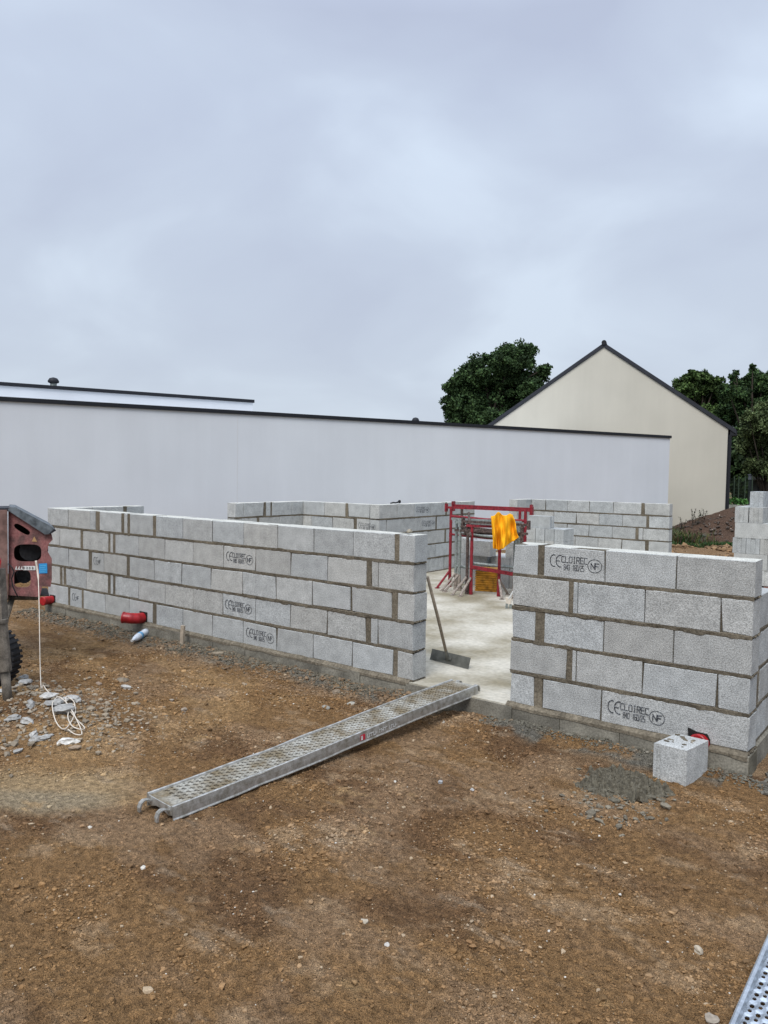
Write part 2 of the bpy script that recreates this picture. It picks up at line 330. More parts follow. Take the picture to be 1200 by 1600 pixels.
# ---------------------------------------------------------------- concrete block walls
CS = .26; BED = .022; TH = .2
def frame(org, u, n): return Vector(org), Vector((u[0], u[1], 0)), Vector((n[0], n[1], 0))
def P3(fr, s, d, z): return fr[0]+fr[1]*s+fr[2]*(-d)+Vector((0, 0, z))     # d = depth behind the face
def blk(b, fr, s0, s1, z0, z1, d0, tone, th=TH, cf=.004):
    """one block with eased front and back arrises"""
    j = lambda: random.uniform(-.0012, .0012)
    rings = [(d0+.0, cf), (d0+cf, 0), (d0+th-cf, 0), (d0+th, cf)]; vs = []
    ch = [random.uniform(.006, .016) if random.random() < .16 else random.uniform(0, .0025) for _ in range(4)]; w_ = min(1, (s1-s0)/.2)
    for ri, (d, e) in enumerate(rings):
        for ci, (s, z, sx, sz) in enumerate(((s0+e, z0+e, 1, 1), (s1-e, z0+e, -1, 1), (s1-e, z1-e, -1, -1), (s0+e, z1-e, 1, -1))):
            q = ch[ci]*w_*(1 if ri < 2 else .15); vs.append(P3(fr, s+j()+sx*q, d+j()*.5, z+j()+sz*q*.7))
    fs = [(0, 1, 2, 3), (15, 14, 13, 12)]
    for r in range(3):
        for k in range(4): a, c = r*4+k, r*4+(k+1) % 4; fs.append((a, a+4, c+4, c))
    o_ = len(b.c); b.add(vs, fs, tone)
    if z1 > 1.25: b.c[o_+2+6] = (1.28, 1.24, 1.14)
def rib_h(b, fr, s0, s1, z0, z1, d, seed, over=.009, proud=.005):
    """rough horizontal bed of mortar, squeezed out past the joint"""
    n = max(2, int((s1-s0)/.014)); S = np.linspace(s0, s1, n+1)
    up = z1+over*(1.3*fbm(S*26, S*0, 3, seed)-.2)+.010*np.clip(fbm(S*7, S*0+3, 2, seed+5)-.62, 0, 1)*3
    lo = z0-over*(1.6*fbm(S*24, S*0, 3, seed+9)-.2)-.012*np.clip(fbm(S*6, S*0+3, 2, seed+15)-.6, 0, 1)*3
    pr = proud*(fbm(S*30, S*0, 3, seed+20)*2.2-.7); pr2 = proud*(fbm(S*28, S*0+9, 3, seed+22)*2.2-.9)
    vs = []
    for i, s in enumerate(S):
        m_ = (up[i]+lo[i])/2
        vs += [P3(fr, s, d+.004, up[i]), P3(fr, s, d-max(pr[i], -.002), m_+(up[i]-m_)*.6), P3(fr, s, d-max(pr2[i], -.003), m_-(m_-lo[i])*.6), P3(fr, s, d+.004, lo[i])]
    for i in range(n):
        t = .8+.45*float(fbm(S[i]*9, 2., 2, seed+30)); o = len(b.v) if i == 0 else None
    base = len(b.v); b.v += [tuple(v) for v in vs]
    for i in range(n):
        t = .8+.45*float(fbm(S[i]*5, 2., 2, seed+30))
        for k in range(3):
            a = base+i*4+k; b.f.append((a, a+4, a+5, a+1)[::-1]); b.c.append((t, t, t))
def rib_v(b, fr, s0, s1, z0, z1, d, seed):
    n = 14; Z = np.linspace(z0, z1, n+1); base = len(b.v)
    l = s0-.006*(2*fbm(Z*30, Z*0, 3, seed)-.7); r = s1+.006*(2*fbm(Z*28, Z*0, 3, seed+5)-.7)
    for i, z in enumerate(Z):
        p = .003*(float(fbm(z*25, 1., 2, seed+8))*2-1); mm = (l[i]+r[i])/2; q = (r[i]-l[i])*.32
        for s, dd in ((l[i], d+.004), (mm-q, d-p), (mm+q, d-p*.5), (r[i], d+.004)): b.v.append(tuple(P3(fr, s, dd, z)))
    t = random.uniform(.85, 1.3)
    for i in range(n):
        for k in range(3): a = base+i*4+k; b.f.append((a, a+1, a+5, a+4)); b.c.append((t, t, t))
def tone():
    t = random.uniform(.92, 1.09); k = random.uniform(-.022, .022); return (t*(1+k), t, t*(1-k*1.2))
def courses(bb, mb, fr, C, seed=0, both=False, skip_core=False):
    """C: {course: (s0, s1, [joint positions or (a, b) mortar bands])}"""
    for k, (s0, s1, js) in C.items():
        z0, z1 = (k-1)*CS+BED*.7, k*CS-BED*.3; d0 = random.uniform(-.003, .003)
        cur = s0; items = sorted(js, key=lambda q: q if not isinstance(q, tuple) else q[0])
        for q in items+[None]:
            e = s1 if q is None else (q[0] if isinstance(q, tuple) else q-.002)
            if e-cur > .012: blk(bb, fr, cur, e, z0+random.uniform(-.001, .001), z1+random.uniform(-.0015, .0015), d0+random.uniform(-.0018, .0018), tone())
            if isinstance(q, tuple): rib_v(mb, fr, q[0], q[1], z0-.002, z1+.002, d0+.001, seed+k*7+int(abs(q[0])*31)); cur = q[1]
            elif q is not None: cur = q+.002
            if q is not None and isinstance(q, tuple) and both: pass
        # core seen only in the open joints
        a, b_ = min(s0, s1)+.012, max(s0, s1)-.012
        o = P3(fr, a, .012, (k-1)*CS+.0); mb.obox(P3(fr, a, TH-.012, (k-1)*CS+.0005), fr[1]*(b_-a), fr[2]*(TH-.024), Vector((0, 0, CS-.012)), (.75, .75, .75))
        rib_h(mb, fr, s0+.002, s1-.002, (k-1)*CS-BED*.35, (k-1)*CS+BED*.75, d0+.001, seed+k*13+2)
        # bed mortar visible on the end faces
        for (e, sg) in ((s0, -1), (s1, 1)):
            for t in range(7):
                mb.rock(P3(fr, e-sg*.004, .02+t*.027, (k-1)*CS+.006), .012, .014, .009, (random.uniform(.6, 1.3),)*3, 1, .4)
# stencil lettering as strokes on a unit box (x 0..1, y 0..1)
GL = {'C': [[(1, 1), (.15, 1), (0, .85), (0, .15), (.15, 0), (1, 0)]], 'L': [[(0, 1), (0, 0), (1, 0)]],
      'O': [[(.15, 1), (.85, 1), (1, .85), (1, .15), (.85, 0), (.15, 0), (0, .15), (0, .85), (.15, 1)]],
      'I': [[(.5, 1), (.5, 0)], [(.3, 1), (.7, 1)], [(.3, 0), (.7, 0)]],
      'R': [[(0, 0), (0, 1), (.8, 1), (1, .85), (1, .65), (.8, .5), (0, .5)], [(.5, .5), (1, 0)]],
      'E': [[(1, 1), (0, 1), (0, 0), (1, 0)], [(0, .52), (.8, .52)]], 'F': [[(1, 1), (0, 1), (0, 0)], [(0, .52), (.8, .52)]],
      'N': [[(0, 0), (0, 1), (1, 0), (1, 1)]], 'B': [[(0, 0), (0, 1), (.8, 1), (1, .8), (.8, .52), (0, .52)], [(.8, .52), (1, .3), (.8, 0), (0, 0)]],
      '4': [[(.75, 0), (.75, 1), (0, .35), (1, .35)]], '0': [[(0, 0), (0, 1), (1, 1), (1, 0), (0, 0)]],
      '1': [[(.2, .8), (.5, 1), (.5, 0)]], '6': [[(1, 1), (0, 1), (0, 0), (1, 0), (1, .5), (0, .5)]],
      '/': [[(0, 0), (1, 1)]], '2': [[(0, 1), (1, 1), (1, .55), (0, .4), (0, 0), (1, 0)]], '5': [[(1, 1), (0, 1), (0, .55), (1, .5), (1, 0), (0, 0)]],
      '3': [[(0, 1), (1, 1), (1, 0), (0, 0)], [(.2, .5), (1, .5)]], '7': [[(0, 1), (1, 1), (.4, 0)]], 'D': [[(0, 0), (0, 1), (.7, 1), (1, .75), (1, .25), (.7, 0), (0, 0)]]}
def stroke(b, fr, pts, w, d=-.0032):
    for (a, c) in zip(pts[:-1], pts[1:]):
        dx, dz = c[0]-a[0], c[1]-a[1]; L_ = math.hypot(dx, dz) or 1e-6; nx, nz = -dz/L_*w/2, dx/L_*w/2; ex, ez = dx/L_*w*.4, dz/L_*w*.4
        q = [(a[0]-ex+nx, a[1]-ez+nz), (a[0]-ex-nx, a[1]-ez-nz), (c[0]+ex-nx, c[1]+ez-nz), (c[0]+ex+nx, c[1]+ez+nz)]
        b.add([P3(fr, s, d+random.uniform(-.0002, .0002), z) for s, z in q], [(0, 1, 2, 3)])
def text(b, fr, s, z, w, h, txt, lw, gap=.28):
    n = len(txt); cw = w/(n+(n-1)*gap)
    for i, ch in enumerate(txt):
        for st in GL.get(ch, []): stroke(b, fr, [(s+i*cw*(1+gap)+p[0]*cw, z+p[1]*h) for p in st], lw)
def arc(cx, cz, rx, rz, a0, a1, n=14): return [(cx+rx*math.cos(math.radians(a0+(a1-a0)*i/n)), cz+rz*math.sin(math.radians(a0+(a1-a0)*i/n))) for i in range(n+1)]
def stamp(parent, fr, s0, course, part=None, dz=0, k=1.0):
    """the maker's stamp on one block; s0 = left edge of the block, part = visible end fraction"""
    b = MB(); zt = course*CS-.01+dz
    stroke(b, fr, arc(s0+.085*k, zt-.105, .032*k, .045, 75, 285), .007); stroke(b, fr, arc(s0+.138*k, zt-.105, .036*k, .045, 80, 280), .007)
    stroke(b, fr, [(s0+.104*k, zt-.105), (s0+.132*k, zt-.105)], .006)
    if part is None:
        text(b, fr, s0+.148*k, zt-.112, .205*k, .045, 'CLOIREC', .0055); text(b, fr, s0+.168*k, zt-.168, .045*k, .04, 'B40', .004)
        text(b, fr, s0+.238*k, zt-.168, .09*k, .04, '160/25', .004)
        stroke(b, fr, arc(s0+.412*k, zt-.122, .054*k, .049, 0, 360, 26), .0045)
        text(b, fr, s0+.383*k, zt-.144, .062*k, .042, 'NF', .007, .15)
    else:
        text(b, fr, s0+.148*k, zt-.135, .06*k, .045, 'NF', .006)
    b.build('printed_mark', 'ink', parent, tone=False)
def plinth(b, fr, s0, s1, zb, zt, out, th=.24, n=None):
    cur = s0
    while cur < s1-.02:
        e = min(s1, cur+random.uniform(.45, .56))
        b.obox(P3(fr, cur+.003, th-out, zb), fr[1]*(e-cur-.006), fr[2]*(th+random.uniform(-.004, .004)), Vector((0, 0, zt-zb)), (random.uniform(.85, 1.1),)*3, .002); cur = e
    b.obox(P3(fr, s0, th-out-.004, zb), fr[1]*(s1-s0), fr[2]*(th-.010), Vector((0, 0, zt-zb-.004)), (.7, .68, .62))
def footing_trim(mb, fr, s0, s1, out, seed):
    """thin sloppy skim of mortar over the ledge"""
    n = int((s1-s0)/.03); S = np.linspace(s0, s1, n+1); base = len(mb.v)
    a = .012+.018*fbm(S*9, S*0, 3, seed); dr = .010+.030*fbm(S*5, S*0, 3, seed+4)
    for i, s in enumerate(S):
        for d, z in ((.004, a[i]), (-out*.6, a[i]*.35), (-out-.003, -.004), (-out-.004, -dr[i])): mb.v.append(tuple(P3(fr, s, d, z)))
    for i in range(n):
        t = random.uniform(1.0, 1.45)
        for k in range(3): q = base+i*4+k; mb.f.append((q, q+4, q+5, q+1)[::-1]); mb.c.append((t, t, t))

# --- front wall, left run (with the return wall at its far corner)
FRT = frame((0, 0, 0), (1, 0), (0, -1))
wl = thing('block_wall', 'long grey concrete block wall left of the doorway with two red duct sleeves', 'wall', (-5.8, 0, 0), 'unfinished block walls of the new house')
bb, mb = MB(), MB()
LC = {5: (-8.88, -2.742, [-8.358, -7.845, (-7.714, -7.627), (-7.158, -7.097), (-7.031, -6.975), (-6.518, -6.456), -5.958, -5.452, -4.948, -4.441, -3.943, -3.444, (-2.962, -2.912)]),
      4: (-8.88, -2.75, [-8.575, (-8.071, -8.011), (-7.441, -7.389), (-7.337, -7.285), -6.796, -6.289, -5.776, -5.266, -4.761, -4.258, -3.764, (-3.281, -3.223), -3.145]),
      3: (-8.88, -2.738, [-8.363, (-7.882, -7.812), -7.53, (-7.042, -6.982), -6.487, -5.98, -5.475, -4.961, -4.458, -3.959, -3.46, (-2.981, -2.919)]),
      2: (-8.88, -2.745, [(-8.581, -8.521), (-8.493, -8.433), -7.944, (-7.454, -7.391), (-7.339, -7.294), -6.803, -6.288, -5.78, -5.28, -4.763, -4.258, -3.759, (-3.282, -3.221), -3.143]),
      1: (-8.88, -2.736, [(-8.376, -8.325), (-8.047, -8.002), -7.508, -6.994, (-6.518, -6.446), -5.955, -5.445, -4.946, -4.446, -3.94, -3.437, (-2.958, -2.908)])}
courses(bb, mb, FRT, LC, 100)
FRL = frame((-8.88, 0, 0), (0, -1), (-1, 0))           # outer face of the left return
CRr = {k: (-1.39, -.205, [-.7 if k % 2 else -.45, (-1.2, -1.15)] if k < 5 else [-.32, (-.72, -.67), (-.63, -.60), -1.1]) for k in range(1, 6)}
FRLi = frame((-8.68, 0, 0), (0, 1), (1, 0))
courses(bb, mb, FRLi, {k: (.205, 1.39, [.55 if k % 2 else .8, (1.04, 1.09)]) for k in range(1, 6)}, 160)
bb.build('blockwork', 'block', wl); mb.build('mortar_joints', 'mortar', wl)
pb = MB(); plinth(pb, FRT, -8.9, -2.79, -.30, -.004, .035); pb.build('plinth', 'plinth', wl)
tm = MB(); footing_trim(tm, FRT, -8.9, -2.76, .035, 300); tm.build('mortar_ledge', 'mortar', wl)
stamp(wl, FRT, -5.266, 4); stamp(wl, FRT, -5.28, 2); stamp(wl, FRT, -4.946, 1)
stamp(wl, FRT, -7.81, 3, part=1); stamp(wl, FRT, -8.32, 1, part=1)
lump = MB(); lump.rock((-2.86, .08, 1.322), .035, .028, .02, (2.6, 2.7, 2.8), 2, .3); tag(lump.build('mortar_lump', 'mortar'), 'small pale mortar lump on top of the long block wall beside the doorway', 'lump')

# --- front wall, right run with its return
wr = thing('block_wall', 'grey concrete block wall right of the doorway with stamped top block', 'wall', (-.9, 0, 0), 'unfinished block walls of the new house')
bb, mb = MB(), MB()
RC = {5: (-1.781, .001, [(-1.564, -1.511), -1.02, -.508]), 4: (-1.781, -.002, [(-1.296, -1.263), -1.227, -.718, -.207]),
      3: (-1.78, .0, [(-1.573, -1.496), -1.017, -.51]), 2: (-1.784, -.006, [(-1.302, -1.257), -1.226, -.721, -.21]), 1: (-1.78, .002, [(-1.568, -1.504), -1.018])}
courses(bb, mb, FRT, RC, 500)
# course 1, right-hand block: left solid, a dark plate on its face stands for the duct hole
FRR = frame((-.022, 0, 0), (0, 1), (1, 0))
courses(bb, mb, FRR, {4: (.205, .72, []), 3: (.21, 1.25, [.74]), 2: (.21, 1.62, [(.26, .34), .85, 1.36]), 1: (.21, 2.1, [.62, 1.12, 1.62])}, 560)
bb2 = bb.build('blockwork', 'block', wr); mo2 = mb.build('mortar_joints', 'mortar', wr)
pb = MB(); plinth(pb, FRT, -1.80, .012, -.30, -.004, .03); plinth(pb, FRR, .245, 2.1, -.30, -.004, .02); pb.build('plinth', 'plinth', wr)
tm = MB(); footing_trim(tm, FRT, -1.80, -.0, .03, 340); tm.build('mortar_ledge', 'mortar', wr)
stamp(wr, FRT, -1.511, 5); stamp(wr, FRT, -1.018, 1)
hb = MB()   # broken-out hole round the red sleeve: flat dark plate standing for the shade inside
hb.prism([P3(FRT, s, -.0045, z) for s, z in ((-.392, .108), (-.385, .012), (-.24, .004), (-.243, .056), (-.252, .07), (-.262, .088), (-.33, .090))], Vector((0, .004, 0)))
hb.build('hole_shade', 'dark', wr)

# --- walls seen through and over the front wall
FRM = frame((-6.9, 0, 0), (0, 1), (1, 0)); FRA = frame((0, 4.78, 0), (1, 0), (0, -1)); FRB = frame((0, 10.37, 0), (1, 0), (0, -1)); FRW = frame((-8.68, 0, 0), (0, 1), (1, 0))
wm = thing('block_wall', 'stepped grey block wall behind the red trestles with a black strap on top', 'wall', (-6.9, 6, 0), 'unfinished block walls of the new house')
bb, mb = MB(), MB()
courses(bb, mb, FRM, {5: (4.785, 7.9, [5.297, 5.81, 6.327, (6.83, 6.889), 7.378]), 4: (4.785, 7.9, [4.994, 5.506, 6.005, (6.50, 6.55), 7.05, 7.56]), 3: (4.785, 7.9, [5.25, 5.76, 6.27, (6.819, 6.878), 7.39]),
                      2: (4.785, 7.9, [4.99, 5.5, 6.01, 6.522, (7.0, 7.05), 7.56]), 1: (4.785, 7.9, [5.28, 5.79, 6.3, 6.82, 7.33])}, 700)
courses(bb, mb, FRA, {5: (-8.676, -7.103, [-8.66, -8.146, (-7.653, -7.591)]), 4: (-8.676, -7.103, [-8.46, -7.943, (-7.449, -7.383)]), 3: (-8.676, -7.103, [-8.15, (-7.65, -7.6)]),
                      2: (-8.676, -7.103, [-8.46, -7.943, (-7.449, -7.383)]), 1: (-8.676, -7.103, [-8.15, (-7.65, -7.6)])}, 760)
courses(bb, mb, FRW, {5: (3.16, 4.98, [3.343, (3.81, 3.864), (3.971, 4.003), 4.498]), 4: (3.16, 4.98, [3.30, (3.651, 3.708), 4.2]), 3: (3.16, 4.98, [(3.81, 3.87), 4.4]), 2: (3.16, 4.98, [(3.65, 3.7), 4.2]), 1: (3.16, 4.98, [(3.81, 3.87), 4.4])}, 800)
bb.build('blockwork', 'block', wm); mb.build('mortar_joints', 'mortar', wm)
stamp(wm, FRM, 5.81, 5); stamp(wm, FRM, 6.005, 4); stamp(wm, FRA, -7.39, 4, k=.9)
wb = thing('block_wall', 'far block wall below the cream gable, open at its right end', 'wall', (-5.3, 10.37, 0), 'unfinished block walls of the new house')
bb, mb = MB(), MB()
courses(bb, mb, FRB, {5: (-6.895, -3.815, [-6.543, -6.022, -5.51, -4.987, (-4.391, -4.325)]), 4: (-6.895, -3.81, [-6.338, -5.811, -5.294, -4.778, (-4.279, -4.222)]),
                      3: (-6.895, -3.81, [-6.53, -6.023, -5.51, -4.995, (-4.496, -4.432), -4.342]), 2: (-6.895, -3.806, [-6.329, -5.821, -5.299, -4.782, (-4.285, -4.213)]), 1: (-6.895, -3.806, [-6.53, -6.0, -5.5, -4.99, (-4.5, -4.44)])}, 900)
courses(bb, mb, FRM, {k: (9.7, 10.57, [10.142 if k % 2 else 9.95]) for k in range(1, 6)}, 950)
bb.build('blockwork', 'block', wb); mb.build('mortar_joints', 'mortar', wb)
stamp(wb, FRB, -6.8, 2)

# ---------------------------------------------------------------- red duct sleeves through the walls
def sleeve(label, pts, r, flange, ribs=True):
    t = thing('duct_sleeve', label, 'duct', pts[0], 'red duct sleeves in the block walls')
    b = MB(); P_ = [Vector(p) for p in pts]; fine = []; 
    for i in range(len(P_)-1):
        for k in range(8): fine.append(P_[i].lerp(P_[i+1], k/8))
    fine.append(P_[-1]); rr = [r*(1+(.04 if i % 2 else 0)) for i in range(len(fine))]
    b.tube(fine, rr, 18, cap=False); b.tube([p for p in fine[::-1]], [q*.9 for q in rr[::-1]], 18, cap=False)
    b.build('pipe', 'brightred', t, True)
    e = MB(); d = (P_[-1]-P_[-2]).normalized(); e.lathe(P_[-1]-d*.012, [(r*.9, 0), (r*1.09, .001), (r*1.11, .018), (r*.9, .019)], 22, ax=d)
    e.build('rim', 'brightred', t, True)
    i_ = MB(); i_.lathe(P_[-1]-d*.06, [(r*.88, 0), (r*.88, .003)], 18, ax=d); i_.build('opening', 'dark', t)
    if flange:
        g = MB(); c = P_[0]; g.box((c.x-r*1.15, -.008, c.z-r*1.3), (c.x+r*1.25, .0, c.z+r*1.2)); g.build('seal', 'dark', t)
    return t
sleeve('red corrugated duct sleeve sticking out of the long wall above the water bottle', [(-6.70, .02, .062), (-6.70, -.08, .066), (-6.735, -.16, .074), (-6.80, -.21, .082)], .062, True)
sleeve('red duct sleeve stub at the far corner below the mixer housing', [(-8.76, .02, .045), (-8.76, -.07, .047), (-8.745, -.15, .045)], .055, True)
sleeve('red ribbed duct sleeve in the broken hole behind the offcut block', [(-.30, .02, .02), (-.305, -.02, .022), (-.31, -.045, .024)], .058, False)

# ---------------------------------------------------------------- the neighbours' buildings
def wallprism(b, A, B, n, z0, z1, th):    # vertical slab from A to B, thickness behind along n
    b.obox(Vector((A.x, A.y, z0)), Vector((B.x-A.x, B.y-A.y, 0)), n*th, Vector((0, 0, z1-z0)))
def flat_building(label, A, B, z0, zt, depth, vents, name='flat_roofed_building', joint=None):
    d = Vector((B.x-A.x, B.y-A.y, 0)); L_ = d.length; d.normalize(); n = Vector((-d.y, d.x, 0))
    t = thing(name, label, 'building', (A.x, A.y, z0))
    b = MB(); b.obox(Vector((A.x, A.y, z0)), d*L_, n*depth, Vector((0, 0, zt-.06-z0)))
    b.build('wall', 'render', t, tone=False)
    if joint:
        g = MB(); p = A+d*joint; g.obox(Vector((p.x, p.y, z0))-n*.004, d*.012, n*.003, Vector((0, 0, zt-.09-z0))); g.build('expansion_joint', mat('joint_shadow_gap', (.62, .62, .63)), t, tone=False)
    c = MB(); o = .035
    for (a, l, nn, w) in ((Vector((A.x, A.y, 0))-d*o-n*o, L_+2*o, n, .26), (Vector((A.x, A.y, 0))-d*o+n*(depth-.22), L_+2*o, n, .26)):
        c.obox(Vector((a.x, a.y, zt-.075)), d*l, nn*w, Vector((0, 0, .08)))
    for e in (0, 1):
        a = Vector((A.x, A.y, 0))+(d*(L_-.22) if e else -d*o)+n*(.225); c.obox(Vector((a.x, a.y, zt-.073)), d*.255, n*(depth-.45), Vector((0, 0, .077)))
    c.build('coping', 'coping', t, tone=False)
    for (p, r, h) in vents:
        v = MB(); v.lathe((p.x, p.y, zt-.1), [(r*.75, 0), (r*.75, h*.62)], 16); vo = v.build('roof_vent', 'rail_grey', t, True, tone=False)
        WORLD[vo.name] = Matrix.Identity(4)
        w = MB(); w.lathe((p.x, p.y, zt-.1+h*.55), [(r*.8, 0), (r*1.25, h*.06), (r*1.3, h*.18), (r*.9, h*.38), (r*.2, h*.45)], 16)
        co = w.build('vent_cowl', 'coping', vo, True, tone=False); co.matrix_parent_inverse = Matrix.Identity(4)
    return t
WA = Vector((-12.903, 1.311, 0)); WB = Vector((-6.429, 18.525, 0)); wd = (WB-WA).normalized(); wn = Vector((-wd.y, wd.x, 0))
flat_building('long white rendered flat building with dark coping right across behind the block walls', WA-wd*9, WB, -.4, 3.1, 7.0, [(onZ(681, 660, 3.1)+wn*.9, .075, .27)], joint=13.5)
UA = Vector((-16.0, 2.82, 0)); UB = Vector((-14.1, 8.50, 0)); ud = (UB-UA).normalized(); un = Vector((-ud.y, ud.x, 0))
flat_building('higher set-back white flat-roofed storey with one round roof vent, far left', UA-ud*8, UB, 2.9, 3.7, 6.0, [(onZ(87, 602, 3.7)+un*.25, .095, .30)], name='upper_storey')
def gable_house():
    g = Vector((.944, .329, 0)).normalized(); n = Vector((.329, -.944, 0)).normalized(); A = Vector((-9.523, 20.766, 0)); sl = .70; hw = 4.10; az = 6.352; zb = -.4; dep = 9.0; inn = -n
    t = thing('gabled_house', 'cream rendered house with steep dark slate gable roof', 'house', (A.x, A.y, zb))
    pts = [A-g*hw+Vector((0, 0, zb)), A+g*hw+Vector((0, 0, zb)), A+g*hw+Vector((0, 0, az-sl*hw)), A+Vector((0, 0, az)), A-g*hw+Vector((0, 0, az-sl*hw))]
    b = MB(); b.prism(pts, inn*dep); b.build('wall', 'cream', t, tone=False)
    r = MB(); cs = math.cos(math.atan(sl)); tk = .13/cs
    for sg in (-1, 1):
        e = hw+.24
        poly = [A-inn*.05+Vector((0, 0, az+.012)), A-inn*.05+g*sg*e+Vector((0, 0, az-sl*e+.012)), A-inn*.05+g*sg*e+Vector((0, 0, az-sl*e+tk)), A-inn*.05+Vector((0, 0, az+tk))]
        if sg < 0: poly = poly[::-1]
        r.prism(poly, inn*(dep+.1))
    ro = r.build('roof', 'slate', t, tone=False); WORLD[ro.name] = Matrix.Identity(4)
    k = MB(); k.tube([A-inn*.09+Vector((0, 0, az+tk)), A+inn*(dep+.08)+Vector((0, 0, az+tk))], .085, 12); q = k.build('ridge', 'coping', ro, tone=False); q.matrix_parent_inverse = Matrix.Identity(4)
    for sg in (-1, 1):
        p = A+g*sg*(hw+.17)+Vector((0, 0, az-sl*(hw+.17)-.10)); w = MB(); w.obox(p-inn*.02-g*.11, g*.22, inn*(dep), Vector((0, 0, .17))); w.build('gutter', 'coping', t, tone=False)
    p = A+g*(hw+.07)+inn*.02; w = MB(); w.tube([p+Vector((0, 0, zb)), p+Vector((0, 0, az-sl*hw-.2))], .05, 10); w.tube([p+inn*.2+Vector((0, 0, az-sl*hw-.2)), p+Vector((0, 0, az-sl*hw-.25))], .045, 10)
    w.build('downpipe', 'coping', t, tone=False)
    w = MB(); w.obox(A+g*(hw-.005)-inn*.004+Vector((0, 0, zb)), g*.03, inn*dep*.98, Vector((0, 0, az-sl*hw-zb-.12))); w.build('side_flashing', 'coping', t, tone=False)
gable_house()

# ---------------------------------------------------------------- trees
def tree(name, label, cen, trunkz, clumps, n, leaf, cols, group=None, seed=0, fill=.5):
    rg = np.random.default_rng(seed); base = Vector((cen.x, cen.y, -.3))
    t = thing(name, label, 'tree', base, group)
    tr = MB(); top = Vector((cen.x, cen.y, trunkz)); rad = max(.12, (trunkz+.3)*.035)
    tr.tube([base, base.lerp(top, .4)+Vector((.1, 0, 0)), base.lerp(top, .75), top], [rad*1.3, rad, rad*.75, rad*.45], 10)
    for (c, r) in clumps:
        st = base.lerp(top, random.uniform(.45, .95)); tr.tube([st, st.lerp(c, .5)+Vector((0, 0, .15)), c], [rad*.38, rad*.25, rad*.08], 6)
    tr.build('trunk', 'bark', t)
    tot = sum(r**2 for c, r in clumps); V = []; F = []; Cc = []
    for (c, r) in clumps:
        k = int(n*r**2/tot); d = rg.normal(size=(k, 3)); d /= np.linalg.norm(d, axis=1)[:, None]
        # sub-clusters give light and dark tufts with gaps between
        ns = max(8, int(32*fill*2)); sc = rg.normal(size=(ns, 3)); sc /= np.linalg.norm(sc, axis=1)[:, None]; sc *= rg.uniform(.25, 1.0, (ns, 1))
        w = rg.integers(0, ns, k); cs_ = rg.uniform(.20, .44, ns); sc = sc*rg.uniform(.9, 1.12, (ns, 1)); rad_ = rg.uniform(0, 1, k)**.5*cs_[w]; p = (sc[w]+d*rad_[:, None])*r*np.array([1, 1, .9])+np.array(c)
        shade = rg.uniform(.5, 1.5, ns)[w]*rg.uniform(.6, 1.35, k)
        a = rg.normal(size=(k, 3)); a /= np.linalg.norm(a, axis=1)[:, None]; b_ = np.cross(a, rg.normal(size=(k, 3))); b_ /= np.linalg.norm(b_, axis=1)[:, None]
        s = leaf*rg.uniform(.6, 1.4, k)[:, None]
        q = np.stack([p-a*s*.5, p-b_*s*.32+a*s*.05, p+a*s*.6, p+b_*s*.32+a*s*.05], 1)
        V.append(q.reshape(-1, 3)); base_c = np.array(cols[0])*(1-rg.uniform(0, 1, (k, 1)))+np.array(cols[1])*0; mixw = rg.uniform(0, 1, (k, 1))
        Cc.append((np.array(cols[0])*(1-mixw)+np.array(cols[1])*mixw)*shade[:, None])
    V = np.concatenate(V); Cc = np.concatenate(Cc); nq = len(V)//4
    me = bpy.data.meshes.new('crown'); me.vertices.add(len(V)); me.vertices.foreach_set('co', V.astype(np.float32).ravel())
    me.loops.add(nq*4); me.loops.foreach_set('vertex_index', np.arange(nq*4, dtype=np.int32)); me.polygons.add(nq)
    me.polygons.foreach_set('loop_start', np.arange(0, nq*4, 4, dtype=np.int32)); me.polygons.foreach_set('loop_total', np.full(nq, 4, dtype=np.int32)); me.update(calc_edges=True)
    at = me.color_attributes.new('tone', 'FLOAT_COLOR', 'POINT'); at.data.foreach_set('color', np.concatenate([np.repeat(Cc, 4, axis=0), np.ones((nq*4, 1))], 1).astype(np.float32).ravel())
    me.materials.append(M['leaf']); o = bpy.data.objects.new('crown', me); COL.objects.link(o); o.parent = t; o.matrix_parent_inverse = Matrix.Translation(-base)
def cl(lst, D, jit=1.2):
    return [(atD(x, y, D+random.uniform(-jit, jit)), r*D/FPX) for x, y, r in lst]
DG = ((.018, .034, .016), (.035, .058, .022))
tree('broadleaf_tree', 'large dark round tree rising behind the white building left of the gable', atD(765, 640, 46), 6.5,
     cl([(722, 600, 26), (712, 630, 26), (735, 585, 24), (755, 580, 30), (760, 610, 38), (790, 600, 36), (800, 560, 30), (818, 556, 24), (790, 553, 22), (815, 590, 30), (845, 582, 17), (852, 575, 11), (835, 610, 24), (790, 640, 40), (740, 640, 40), (820, 640, 34), (705, 605, 13), (765, 565, 18), (712, 655, 22), (828, 545, 12), (760, 670, 40), (800, 680, 40)], 46), 115000, .145, DG, None, 1)
DG2 = ((.022, .040, .014), (.05, .075, .024))
tree('broadleaf_tree', 'rounded green tree just right of the roof slope, behind the house', atD(1095, 640, 42), 5.2,
     cl([(1085, 598, 22), (1068, 612, 20), (1105, 605, 20), (1118, 600, 14), (1090, 625, 28), (1115, 635, 26), (1125, 612, 14), (1082, 585, 10), (1105, 660, 30), (1130, 670, 24), (1060, 640, 24), (1135, 628, 20), (1128, 645, 22), (1075, 605, 16), (1100, 590, 12)], 42), 72000, .13, DG2, 'trees right of the cream house', 2)
